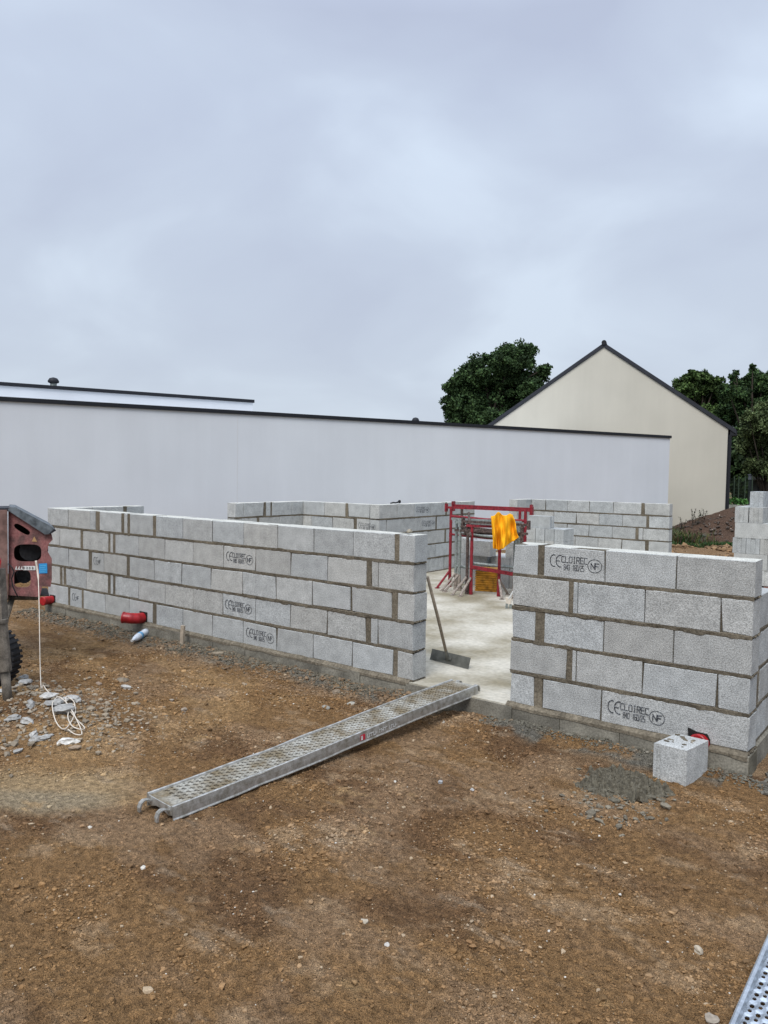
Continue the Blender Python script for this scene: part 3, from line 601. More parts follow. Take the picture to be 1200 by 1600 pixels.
tree('broadleaf_tree', 'tall dark tree with thin top shoots at the right edge of the photo', atD(1175, 640, 40), 5.6,
     cl([(1160, 610, 24), (1180, 600, 22), (1149, 592, 8), (1149, 583, 5), (1143, 590, 5), (1177, 582, 9), (1176, 573, 5), (1195, 592, 14), (1215, 610, 34), (1138, 612, 14), (1150, 625, 24), (1170, 592, 12), (1192, 604, 20), (1150, 640, 30), (1185, 640, 34), (1140, 622, 16), (1165, 680, 36), (1215, 660, 40), (1240, 630, 34), (1185, 700, 34), (1150, 700, 26)], 40), 85000, .125, ((.014, .030, .013), (.035, .058, .02)), 'trees right of the cream house', 3)
tree('broadleaf_tree', 'lighter grey-green bushy tree at the right edge below the taller trees', atD(1200, 690, 31), 2.2,
     cl([(1195, 640, 18), (1180, 660, 24), (1165, 685, 20), (1200, 680, 34), (1160, 698, 13), (1185, 705, 24), (1225, 660, 40), (1230, 710, 40), (1170, 650, 10), (1200, 732, 26), (1176, 728, 16), (1225, 740, 24)], 31, .6), 48000, .09, ((.040, .058, .024), (.085, .105, .05)), 'trees right of the cream house', 4)
def hedge():
    tree('hedge', 'very dark hedge behind the wire fence between house and gate pillar', atD(1160, 740, 36), .9, cl([(1140, 730, 26), (1160, 735, 26), (1180, 730, 26), (1205, 730, 26), (1150, 760, 26), (1175, 760, 26), (1200, 755, 26), (1230, 740, 30), (1150, 712, 20), (1170, 712, 20)], 36, .8), 14000, .2, ((.008, .016, .006), (.022, .036, .012)), None, 6)
    bpy.context.view_layer.update()
hedge()
lowb = cl([(1140, 783, 5), (1148, 781, 5), (1156, 783, 5), (1164, 784, 5), (1150, 786, 5), (1160, 788, 5)], 29, .2)
tree('low_bush', 'low bright green bush on the pale kerb behind the earth heap', atD(1150, 790, 29), .55, lowb, 2200, .10, ((.04, .10, .03), (.09, .18, .06)), None, 8)

# wire fence, gate pillar, dark gate, low kerb wall
def far_bits():
    D = 30; t = thing('wire_fence', 'thin green wire fence with slim posts right of the cream house', 'fence', atD(1152, 775, D)); base = atD(1140, 790, D)
    for x in (1138, 1146, 1153, 1163, 1174):
        a = atD(x, 788, D); b = MB(); b.tube([a, Vector((a.x, a.y, atD(x, 744, D).z))], .02, 6); b.build('post', 'fencewire', t)
    w = MB()
    for i in range(9):
        a = atD(1136, 788-i*5, D); c = atD(1172, 788-i*5, D); w.tube([a, c], .004, 4)
    for i in range(26): a = atD(1136+i*1.4, 788, D); w.tube([a, Vector((a.x, a.y, atD(1140, 748, D).z))], .003, 4)
    w.build('wire_mesh', 'fencewire', t)
    D = 32; p = atD(1178, 785, D); g = R_.copy(); g.z = 0; g.normalize(); n = Vector((-g.y, g.x, 0)); m_ = D/FPX
    t = thing('gate_pillar', 'grey rendered gate pillar with pale square cap at right edge', 'pillar', (p.x, p.y, -.3))
    b = MB(); b.obox(Vector((p.x, p.y, -.3))-g*4.8*m_, g*9.6*m_, n*.28, Vector((0, 0, atD(1178, 749.5, D).z+.3))); b.build('shaft', 'pillar', t)
    zc = atD(1178, 749.5, D).z
    b = MB(); b.obox(Vector((p.x, p.y, zc))-g*5.2*m_-n*.02, g*4.9*m_, n*.32, Vector((0, 0, .20))); b.obox(Vector((p.x, p.y, zc))+g*.3*m_-n*.02, g*4.9*m_, n*.32, Vector((0, 0, .20)))
    b.obox(Vector((p.x, p.y, zc+.2))-g*6.2*m_-n*.03, g*11.4*m_, n*.34, Vector((0, 0, .035))); b.build('cap', 'capwhite', t)
    t = thing('gate', 'dark navy solid gate with pale grey top rail beside the pillar', 'gate', (p.x, p.y, -.3))
    q = Vector((p.x, p.y, 0))+g*5.2*m_+n*.1; z1 = atD(1185, 750.5, D).z
    b = MB(); b.obox(Vector((q.x, q.y, -.25)), g*3.2, n*.05, Vector((0, 0, z1+.25))); b.build('panel', 'navy', t)
    b = MB(); b.obox(Vector((q.x, q.y, z1+.004)), g*3.2, n*.06, Vector((0, 0, .11))); b.build('top_rail', 'capwhite', t)
    D = 28.5; a = atD(1126, 798, D); b = MB(); b.obox(Vector((a.x, a.y, -.4)), g*5.0, n*.2, Vector((0, 0, atD(1145, 789, D).z+.4)), (1.7, 1.8, 1.9)); o = b.build('low_wall', 'plinth'); tag(o, 'low pale concrete kerb wall behind the earth heap', 'wall')
far_bits()

# ---------------------------------------------------------------- earth heap, weeds and grass
def heap():
    c = atD(1172, 850, 24.3); b = MB(); nx, ny = 110, 80; rx, ry = 3.6, 2.0; g = Vector((R_.x, R_.y, 0)).normalized(); n = Vector((-g.y, g.x, 0)); base = 0
    U, W = np.meshgrid(np.linspace(-1.15, 1.15, nx), np.linspace(-1.15, 1.15, ny)); rr = np.sqrt(U**2+W**2)
    prof = np.clip(1-rr, -.15, 1)**1.0 if False else np.clip(1-rr**1.25, -.2, 1)
    H = -.15+prof*1.12+(fbm(U*5, W*4, 5, 81)-.5)*.36*np.clip(1.2-rr, 0, 1)+(fbm(U*16, W*11, 3, 83)-.5)*.10*np.clip(1.25-rr, 0, 1)
    for j in range(ny):
        for i in range(nx): p = Vector((c.x, c.y, 0))+g*U[j, i]*rx+n*W[j, i]*ry; b.v.append((p.x, p.y, H[j, i]-.05))
    for j in range(ny-1):
        for i in range(nx-1):
            a = j*nx+i; b.f.append((a, a+1, a+nx+1, a+nx)); t = .8+.5*float(fbm(U[j, i]*6, W[j, i]*6, 3, 84)); b.c.append((.078*t, .049*t, .034*t))
    o = b.build('earth_heap', 'soil', smooth=True); tag(o, 'heap of dark brown earth with white stones in front of the cream house', 'heap')
    st = MB()
    for i in range(420):
        u, w = random.uniform(-.95, .3), random.uniform(-.95, .2)
        p = Vector((c.x, c.y, 0))+g*u*rx+n*w*ry; rr_ = math.hypot(u, w); z = -.2+max(-.2, 1-rr_**1.25)*1.12
        if rr_ > 1: continue
        s = random.uniform(.02, .075); t = random.choice([.07, .085, .10, .11, .45 if s < .035 else .09]); st.rock((p.x, p.y, z+.03), s, s*.8, s*.6, (t, t*.8, t*.66), 1)
    o = st.build('heap_clods', 'clod'); o['kind'] = 'stuff'; o['label'] = 'clods and pale stones lying on the dark earth heap'; o['category'] = 'clods'
    # grass in front and to the left of the heap
    gb = MB()
    def tuft(p, h, col, k=6):
        for _ in range(k):
            a = random.uniform(0, 2*PI); l = random.uniform(.2, .7)*h; hh = h*random.uniform(.6, 1.1); wd_ = .012+.004*random.random()
            dx, dy = math.cos(a), math.sin(a); q = Vector((p[0]+random.uniform(-.08, .08), p[1]+random.uniform(-.08, .08), p[2]))
            s = Vector((-dy, dx, 0))*wd_; c_ = tuple(v*random.uniform(.6, 1.4) for v in col)
            gb.add([q-s, q+s, q+Vector((dx*l*.4, dy*l*.4, hh*.7))+s*.6, q+Vector((dx*l*.4, dy*l*.4, hh*.7))-s*.6, q+Vector((dx*l, dy*l, hh))], [(0, 1, 2, 3), (3, 2, 4)], c_)
    def gnd(px, D): p = atD(px, 850, D); return Vector((p.x, p.y, float(hground(p.x, p.y))))
    for _ in range(1500):
        x = random.uniform(1050, 1150); D = random.uniform(21.3, 22.6); 
        if math.sin(x*.21+1.3)+math.sin(x*.075) < -.1 and random.random() < .85: continue
        p = gnd(x, D); tuft((p.x, p.y, p.z-.02), random.uniform(.05, .17), (.035, .065, .02))
    for _ in range(900):
        x = 1046+abs(random.gauss(0, 26)); D = random.uniform(22, 25.5); p = gnd(x, D); tuft((p.x, p.y, p.z), random.uniform(.2, .5), random.choice([(.07, .085, .035), (.12, .11, .06), (.05, .075, .025)]))
    o = gb.build('grass', 'grass'); o['kind'] = 'stuff'; o['label'] = 'green and straw coloured grass growing round the earth heap'; o['category'] = 'grass'
    for i, (x, y, h, lb) in enumerate(((1066, 826, .5, 'thin weed nearest the end of the far block wall'), (1082, 815, .55, 'tall weed with small leaves against the cream wall, second from left'), (1088, 820, .6, 'leafy weed in the middle of the cream wall foot'), (1098, 812, .5, 'thin weed highest up the slope of the earth heap'))):
        D = 23.8; p = atD(x, y+6, D); t = thing('weed', lb, 'weed', p, 'weeds on the earth heap'); s = MB(); lf = MB()
        for k in range(3):
            a = random.uniform(0, 6.28); top = p+Vector((math.cos(a)*.1, math.sin(a)*.1, h*random.uniform(.6, 1.0))); s.tube([p-Vector((0, 0, .15)), p.lerp(top, .6), top], .007, 5)
            for q in range(9):
                c_ = p.lerp(top, .35+.65*q/8); v = Vector((random.gauss(0, 1), random.gauss(0, 1), .4)).normalized()*random.uniform(.05, .1); w = v.cross(Vector((0, 0, 1)))*.35
                lf.add([c_, c_+v*.5+w, c_+v, c_+v*.5-w], [(0, 1, 2, 3)], (.03, .045, .02))
        s.build('stem', 'bark', t); lf.build('leaves', 'grass', t)
heap()

# ---------------------------------------------------------------- scaffold planks of perforated steel
def plank(label, A, ax, up, L_, W, rec, mat_side, mat_deck, dents=False, hooks=True, seed=1, marks=True):
    """A: near-left top corner, ax: unit length direction, up: unit normal; right = ax x up"""
    random.seed(seed); ax = ax.normalized(); rt = ax.cross(up).normalized(); up = rt.cross(ax).normalized()
    t = thing('scaffold_plank', label, 'plank', A, 'perforated steel scaffold planks')
    def Q(l, w, h): return A+ax*l+rt*w+up*(h+(.006*math.sin(l*2.1+seed)*(1 if dents else .3)))
    d = MB(); m0 = .022; cw = (W-2*m0)/9; cl_ = .040; n = int((L_-.16)/cl_); l0 = (L_-n*cl_)/2
    for i in range(n):
        for j in range(9):
            a0, a1 = l0+i*cl_, l0+(i+1)*cl_; b0, b1 = m0+j*cw, m0+(j+1)*cw; cx = (a0+a1)/2; cy = (b0+b1)/2
            hx, hy = cl_*.33, cw*.33; o = [(a0, b0), (a1, b0), (a1, b1), (a0, b1)]
            if (i+j) % 2: hx *= .8; hy *= .85
            hole = [(cx+hx*math.cos(k*PI/3+PI/6), cy+hy*math.sin(k*PI/3+PI/6)) for k in range(6)]
            lift = .0025 if (i+j) % 2 else -.003
            vs = [Q(a, b, -rec) for a, b in o]+[Q(a, b, -rec+lift) for a, b in hole]+[Q(a, b, -rec+lift-.004) for a, b in hole]
            # corners 0..3 = (a0,b0),(a1,b0),(a1,b1),(a0,b1); hole starts at 30 deg, every 60
            fs = [(2, 4, 9, 1), (2, 5, 4), (2, 3, 6, 5), (3, 7, 6)[::1], (0, 7, 3)[::1], (0, 8, 7), (0, 1, 9, 8)]
            fs = [(1, 2, 4, 9), (2, 5, 4), (2, 3, 6, 5), (3, 7, 6), (3, 0, 7), (0, 8, 7), (0, 1, 9, 8)]
            fs += [(4+k, 4+(k+1) % 6, 10+(k+1) % 6, 10+k) for k in range(6)]
            d.add(vs, fs)
    def strip(l_a, l_b, w_a, w_b): 
        k = max(1, int((l_b-l_a)/.1))
        for i in range(k):
            a, b = l_a+(l_b-l_a)*i/k, l_a+(l_b-l_a)*(i+1)/k; d.add([Q(a, w_a, -rec), Q(b, w_a, -rec), Q(b, w_b, -rec), Q(a, w_b, -rec)], [(0, 1, 2, 3)])
    strip(0, L_, .004, m0); strip(0, L_, W-m0, W-.004); strip(0, l0, m0, W-m0); strip(L_-l0, L_, m0, W-m0)
    d.build('deck', mat_deck, t, tone=False)
    for sg in (0, 1):
        r = MB(); N_ = 60; prof = [(.020, -.001-rec*.9), (.017, .003), (.006, .0055), (0, .002), (-.003, -.03), (-.003, -.066), (-.008, -.074), (-.008, -.078), (.006, -.076), (.003, -.066), (.003, -.03), (.006, -.004-rec)]
        for i in range(N_+1):
            l = L_*i/N_; dn = 0
            if dents: dn = .010*math.exp(-((l-.62)/.10)**2)*(1 if sg else 0)+.004*math.sin(l*9+sg)*math.exp(-((l-1.1)/.5)**2)
            for (w, h) in prof: r.v.append(tuple(Q(l, (w+dn if sg == 0 else W-w-dn), h-(dn*.5 if h > -.02 else 0))))
        n_ = len(prof)
        for i in range(N_):
            for k in range(n_):
                a, b = i*n_+k, i*n_+(k+1) % n_; f = (a, b, b+n_, a+n_); r.f.append(f if sg else f[::-1]); r.c.append((1, 1, 1))
        r.f += [tuple(range(n_)), tuple(N_*n_+k for k in range(n_))]; r.c += [(1, 1, 1)]*2
        r.build('side_rail', mat_side, t, tone=False)
    for e in (0, 1):
        l = 0 if e == 0 else L_; sg = -1 if e == 0 else 1
        c = MB(); c.prism([Q(l, .006, -.002-rec*.5), Q(l, W-.006, -.002-rec*.5), Q(l, W-.006, -.05), Q(l, W-.05, -.062), Q(l, W-.10, -.045), Q(l, .10, -.045), Q(l, .05, -.062), Q(l, .006, -.05)], ax*(-sg*.006))
        co = c.build('end_cap', mat_side, t, tone=False); WORLD[co.name] = Matrix.Translation(A)
        if hooks:
            for w in (.045, W-.045):
                h = MB(); path = [(0, -.03), (.02, -.017), (.045, -.012), (.066, -.022), (.076, -.045), (.077, -.07)]
                vs = []
                for (x, z), wd_ in zip(path, (.014, .015, .016, .016, .015, .012)):
                    for (ww, hh) in ((-wd_, .006), (wd_, .006), (wd_, -.006), (-wd_, -.006)):
                        i = path.index((x, z)); bend = min(1, i/4); vs.append(Q(l, w+ww, 0)+ax*sg*(x+hh*bend)+up*(z+hh*(1-bend)-.0))
                fs = [(a*4+k, a*4+(k+1) % 4, a*4+4+(k+1) % 4, a*4+4+k) for a in range(5) for k in range(4)]+[(0, 1, 2, 3), (20, 21, 22, 23)]
                h.add(vs, fs); ho = h.build('hook', mat_side, co, tone=False); ho.matrix_parent_inverse = Matrix.Identity(4)
    if marks:
        s = MB(); s.obox(Q(1.50, W+.0045, -.056), ax*.045, rt*.0015, up*.04); s.build('red_sticker', mat('red_sticker', (.45, .02, .04)), t, tone=False)
        s = MB(); s.obox(Q(1.503, W+.0065, -.053), ax*.016, rt*.001, up*.03); s.build('sticker_symbol', 'white', t, tone=False)
        em = mat('faded_embossing', (.55, .55, .53)); fo = Q(1.565, W+.0065, -.056)
        for word in (range(0, 5), range(6, 10), range(11, 15)):
            s = MB()
            for i in word:
                x0 = i*.021; s.obox(fo+ax*x0+up*.002, ax*.005, rt*.001, up*.028); s.obox(fo+ax*(x0+.005)+up*random.choice([.002, .014, .025]), ax*.015, rt*.001, up*.005)
            s.build('printed_word', em, t, tone=False)
    return t
A0 = Vector((-2.655, -2.795, -.065)); B0 = onZ(705, 1062, .066); axp = (B0-A0).normalized()
C0 = Vector((-2.378, -2.80, -.065)); B1 = onZ(748, 1071, .066)
plank('dirty perforated steel scaffold plank laid as a ramp from soil to doorway slab', A0, axp, Vector((0, 0, 1)), (B0-A0).length, .278, .006, 'galv', 'deckdirt', True, True, 3)
plank('clean bluish galvanised scaffold plank in the bottom right corner', Vector((.548, -4.15, -.075)), Vector((-.015, 1, 0)), Vector((0, 0, 1)), 3.0, .30, .026, 'galvclean', 'galvclean', False, True, 5, False)
random.seed(11)

# ---------------------------------------------------------------- long-handled floor scraper
def scraper():
    p0 = Vector((-3.085, .77, .004)); p1 = Vector((-2.60, .70, .004)); d = (p1-p0).normalized(); back = Vector((-d.y, d.x, 0)); 
    if back.y < 0: back = -back
    up = (Vector((0, 0, 1))*.93+back*.30).normalized(); mid = (p0+p1)/2
    t = thing('floor_scraper', 'long-handled steel floor scraper leaning in the doorway', 'scraper', mid)
    b = MB(); b.obox(p0, p1-p0, up.cross(d).normalized()*.004, up*.108); b.build('blade', 'blade', t, tone=False)
    s = MB(); c = mid-d*.02+up*.06-back*.012; top = Vector((-2.79, .275, .90)); s.tube([c-(top-c).normalized()*.03, c+(top-c)*.09], [.019, .018], 10); s.obox(c-d*.05-up*.012, d*.1, Vector((0, -.006, 0)), up*.03)
    s.build('socket', 'blade', t, tone=False)
    h = MB(); h.tube([c+(top-c)*.03, c.lerp(top, .5)+Vector((.004, 0, 0)), top], [.0145, .0155, .0145], 12); h.build('handle', 'handle', t, True, tone=False)
scraper()

# ---------------------------------------------------------------- masonry trestles
GX = Vector((.945, .326, 0)).normalized(); GD = Vector((-GX.y, GX.x, 0))
def trestle(label, a, b, top, colr, footc, rails=((.40, .016, None),), bars=1, leftfeet=True, hts=True):
    """a, b: ground points under the two posts"""
    a, b = Vector(a), Vector(b); d = (b-a).normalized(); n = Vector((-d.y, d.x, 0)); t = thing('trestle', label, 'trestle', (a+b)/2, 'masonry trestles on the slab')
    for (p, sg) in ((a, -1), (b, 1)):
        q = MB(); q.tube([p+Vector((0, 0, .05)), p+Vector((0, 0, top-.02))], .024, 10); q.tube([p+Vector((0, 0, top*.62)), p+Vector((0, 0, top*.62+.07))], .027, 10); q.build('post', colr, t, tone=False)
        for s2, ln in ((-1, .30), (1, .26)):
            f = MB(); st = p+Vector((0, 0, .27)); e = p+n*s2*ln*.85+d*sg*.10+Vector((0, 0, .012)); s_ = (e-st); w = n.cross(s_.normalized())*.016
            f.tube([st, e], [.017, .019], 6); f.box((e.x-.03, e.y-.03, .002), (e.x+.03, e.y+.03, .012)); f.build('foot', footc, t, tone=False)
        f = MB(); f.tube([p+Vector((0, 0, .26)), p+Vector((0, 0, .004))], [.026, .03], 8); f.build('base', colr if colr != 'rail_grey' else footc, t, tone=False)
    L_ = (b-a).length
    for k in range(bars):
        z = top-.035-k*.13; q = MB(); o = a-d*.09+Vector((0, 0, z)); q.obox(o-n*.022, d*(L_+.18), n*.044, Vector((0, 0, .035)), j=.001)
        q.build('top_bar', colr if k == 0 else 'brown', t, tone=False)
    if hts:
        for p, s in ((a-d*.10, -1), (b+d*.09, 1)):
            q = MB(); q.obox(p-n*.035+Vector((0, 0, top-.085)), d*.028, n*.07, Vector((0, 0, .13))); q.build('end_stop', colr, t, tone=False)
    for (z, r, c) in rails:
        q = MB(); q.tube([a+Vector((0, 0, z)), a.lerp(b, .5)+Vector((0, 0, z-.03)), b+Vector((0, 0, z-.02))], r, 8); q.build('rail', c or colr, t, tone=False)
    return t
def P0(x, y): return onZ(x, y, 0)
trestle('tall red trestle at the back left of the cluster with twin red top bars', P0(702.5, 917), P0(818, 928), 1.31, 'red', 'red', ((.86, .018, 'red'), (1.155, .022, 'red')), 1)
trestle('grey-green tube trestle next to the leftmost red post', P0(711.5, 921), P0(803, 931), 1.14, 'rail_grey', 'crust', ((.38, .02, None), (.98, .016, 'brown')), 1, hts=False)
trestle('mortar-crusted grey trestle standing third from the left', P0(717, 923), P0(808, 934), 1.10, 'rail_grey', 'crust', ((1.02, .02, 'brown'), (.90, .016, 'brown')), 2, hts=False)
trestle('dark brown rusty trestle in front of the grey ones', P0(729, 928), P0(813, 938), 1.13, 'brown', 'crust', ((1.0, .022, 'brown'), (.93, .014, 'rail_grey')), 2, hts=True)
t5 = trestle('low red trestle at the front right with bent red rail over the ochre box', P0(735.5, 929), P0(779, 932), 1.07, 'red', 'crust', (), 1, hts=False)
def extra_rail():
    a = P0(735.5, 929)-GD*.04; q = MB(); q.obox(a+Vector((0, 0, .40)), Vector((.80, .20, -.085)), GD*.03, Vector((0, 0, .055)), j=.004); q.build('rail', 'red', t5, tone=False)
    q = MB(); q.tube([a+Vector((-.05, .1, .475)), a+Vector((.86, .28, .445))], .022, 10); q.build('rail', 'rail_grey', t5, tone=False)
    q = MB(); q.tube([P0(730, 922)+Vector((0, 0, 1.23)), P0(733, 930)+Vector((0, 0, .9))], .02, 8); q.build('post', 'brown', t5, tone=False)
extra_rail()
# loose dark bars lying across the trestles
def bars():
    for i, (z, dy, x0, x1, lb) in enumerate(((1.045, .10, 722, 812, 'dark rusty bar lying uppermost across the trestles behind the cloth'), (.965, .14, 724, 806, 'dark rusty bar lying second across the trestles'), (.91, .04, 722, 800, 'thin dark bar lying lowest across the trestles'))):
        a = P0(x0, 925)+GD*dy; b = P0(x1, 931)+GD*dy; q = MB(); q.obox(a+Vector((0, 0, z)), b-a, GD*.03, Vector((0, 0, .028)), j=.002); tag(q.build('metal_bar', 'brown', tone=False), lb, 'bar', 'loose bars on the trestles')
bars()
def top_trestle_head():
    # second telescopic red head with T ends above the rear trestle
    a = P0(706, 915)+Vector((0, 0, 1.30)); b = P0(827, 925)+Vector((0, 0, 1.285)); t = thing('crossbar', 'topmost red crossbar with T shaped ends above the trestles', 'crossbar', a)
    d = (b-a).normalized(); n = Vector((-d.y, d.x, 0))
    q = MB(); q.obox(a-n*.02, b-a, n*.04, Vector((0, 0, .04))); q.build('bar', 'red', t, tone=False)
    for p in (a, b): q = MB(); q.obox(p-n*.05-d*.015+Vector((0, 0, -.07)), d*.03, n*.1, Vector((0, 0, .16))); q.build('end_stop', 'red', t, tone=False)
    for k in (.115, .86): q = MB(); p = a.lerp(b, k); q.tube([p+Vector((0, 0, .02)), p-Vector((0, 0, .26))], .022, 8); q.build('spigot', 'red' if k > .5 else 'brown', t, tone=False)
top_trestle_head()
# yellow cloth over the bar
def cloth():
    D0 = 11.2; n, m_ = 50, 46; b = MB()
    bot = [(0, 771, 857), (.3, 779, 859), (.5, 786, 857.5), (.7, 795, 850), (1, 810.5, 840)]
    V = np.linspace(-.18, 1, m_)
    for v in V:
        for i in range(n):
            u = i/(n-1); tx = 767+34*u; ty = 806.5-6*math.exp(-((u-.33)/.13)**2)-2.5*math.exp(-((u-.85)/.1)**2)-1.5*u
            bx = float(np.interp(u, [q[0] for q in bot], [q[1] for q in bot])); by = float(np.interp(u, [q[0] for q in bot], [q[2] for q in bot]))
            fold = (.075*math.sin(u*11+v*2.2)+.045*math.sin(u*21-v*4+1)+.018*math.sin(u*37+v*7))*(.3+.9*max(0, v))+.012*math.sin(u*7+v*11)
            if v >= 0:
                x = tx+(bx-tx)*v+1.2*math.sin(v*6)*(1 if u > .9 else 0); y = ty+(by-ty)*v; p = atD(x, y, D0-.06*v-fold)
            else: p = atD(tx, ty, D0-fold*.3)+GD*(-v)*.9+Vector((0, 0, -max(0, -v-.06)*1.6))
            b.v.append(tuple(p))
    for j in range(m_-1):
        for i in range(n-1): a = j*n+i; b.f.append((a, a+n, a+n+1, a+1)); b.c.append((1, 1, 1))
    o = b.build('yellow_cloth', 'cloth', smooth=True, tone=False); md = o.modifiers.new('thickness', 'SOLIDIFY'); md.thickness = .006
    tag(o, 'bright orange-yellow cloth draped over the red trestle bar', 'cloth')
cloth()
# ochre ribbed box under the trestles
def ochre():
    a = onZ(739, 925, 0)+GD*.12; ex = GX*.34; t = thing('ribbed_box', 'ochre yellow ribbed plastic box on the slab under the trestles', 'box', a)
    b = MB(); b.obox(a+GX*.015+GD*.015, ex-GX*.03, GD*.26, Vector((0, 0, .335)), j=.003); b.build('body', 'yellowbox', t, tone=False)
    r = MB()
    for k in range(9): r.obox(a+Vector((0, 0, .005+k*.036)), ex, GD*.29, Vector((0, 0, .017)), j=.0015)
    r.build('ribs', 'yellowbox', t, tone=False)
    r = MB(); r.obox(a-GX*.01-GD*.01+Vector((0, 0, .336)), ex+GX*.02, GD*.31, Vector((0, 0, .02))); r.build('lid', 'yellowbox', t, tone=False)
ochre()

# ---------------------------------------------------------------- single blocks: piles, pallet stack, offcut
def loose_block(label, o, ex, ey, ez, group, groove=True):
    """hollow block: grooved ends; ex = long direction"""
    b = MB(); cf = .004; ux, uy, uz = ex.normalized(), ey.normalized(), Vector((0, 0, 1)); lx, ly, lz = ex.length, ey.length, ez
    tn = tone(); ww = .012
    # plan outline with shallow vertical grooves at both ends
    pl = [(0, .004), (.004, 0), (lx-.004, 0), (lx, .004)]
    if groove: pl += [(lx, ly*.30), (lx-ww, ly*.34), (lx-ww, ly*.66), (lx, ly*.70)]
    pl += [(lx, ly-.004), (lx-.004, ly), (.004, ly), (0, ly-.004)]
    if groove: pl += [(0, ly*.70), (ww, ly*.66), (ww, ly*.34), (0, ly*.30)]
    b.prism([o+ux*p[0]+uy*p[1] for p in pl], Vector((0, 0, lz)), tn)
    return tag(b.build('concrete_block', 'block'), label, 'block', group)
def pallet_stack():
    G = 'loose blocks stacked on the pallet'; X0, Y0 = -2.0, 7.9; zb = .125
    t = thing('pallet', 'red-brown wooden pallet under the block stack at the right edge', 'pallet', (X0+.5, Y0+.5, 0)); b = MB()
    for k in range(3): b.box((X0-.02, Y0-.02+k*.46, .018), (X0+1.12, Y0+.08+k*.46, .095))
    b.build('bearer', 'pallet', t, tone=False); b = MB()
    for k in range(7): b.box((X0-.03+k*.17, Y0-.03, .097), (X0+.07+k*.17, Y0+1.03, .118))
    for k in range(3): b.box((X0-.03, Y0-.03+k*.46, .0), (X0+1.13, Y0+.07+k*.46, .016))
    b.build('boards', 'pallet', t, tone=False)
    ordn = ['first', 'second', 'third', 'fourth', 'fifth']; rown = {1: 'bottom row', 2: 'second row from the pallet', 3: 'third row from the pallet', 4: 'fourth row from the pallet', 5: 'fifth row from the pallet'}
    for r in range(1, 5):
        z = zb+(r-1)*.25
        if r % 2 == 0:
            for i in range(2):
                for j, dp in enumerate((0, .205, .41, .615, .82)):
                    if dp > 0 and not (r == 4): continue
                    lb = f"grey block laid lengthwise in the {rown[r]}, {'left' if i == 0 else 'right'} {'front' if j == 0 else 'number '+ordn[j]+' deep'}" if j == 0 else f"lengthwise grey block {ordn[j]} from the front in the {rown[r]}, {'left' if i == 0 else 'right'} side"
                    loose_block(lb, Vector((X0+.01+i*.505, Y0+dp, z+.001)), Vector((.5, 0, 0)), Vector((0, .2, 0)), .247, G)
        else:
            for i in range(5):
                off = -.02 if r == 3 else 0
                loose_block(f'grey block laid end-on in the {rown[r]}, {ordn[i]} from the left', Vector((X0+off+.205*(i+1), Y0, z+.001)), Vector((0, .5, 0)), Vector((-.2, 0, 0)), .247, G)
    z = zb+4*.25
    for i in range(2): loose_block(f"grey end-on block in the {rown[5]}, {'left' if i == 0 else 'right'} of the front pair", Vector((X0+.2+i*.215, Y0+.01, z+.001)), Vector((0, .5, 0)), Vector((-.2, 0, 0)), .247, G)
    for i in range(4): loose_block(f'grey end-on block set back in the fifth row, {ordn[i]} from the left', Vector((X0+.2+i*.21, Y0+.52, z+.001)), Vector((0, .48, 0)), Vector((-.2, 0, 0)), .247, G)
    z += .25
    loose_block('topmost grey block standing alone on the left of the pallet stack', Vector((X0+.36, Y0+.27, z+.001)), Vector((0, .5, 0)), Vector((-.2, 0, 0)), .247, G)
    loose_block('topmost grey block on the right of the pallet stack', Vector((X0+.85, Y0+.42, z+.001)), Vector((0, .5, 0)), Vector((-.2, 0, 0)), .247, G)
    w = MB(); w.box((-.55, 5.6, .02), (.1, 6.1, .10)) if False else None
pallet_stack()
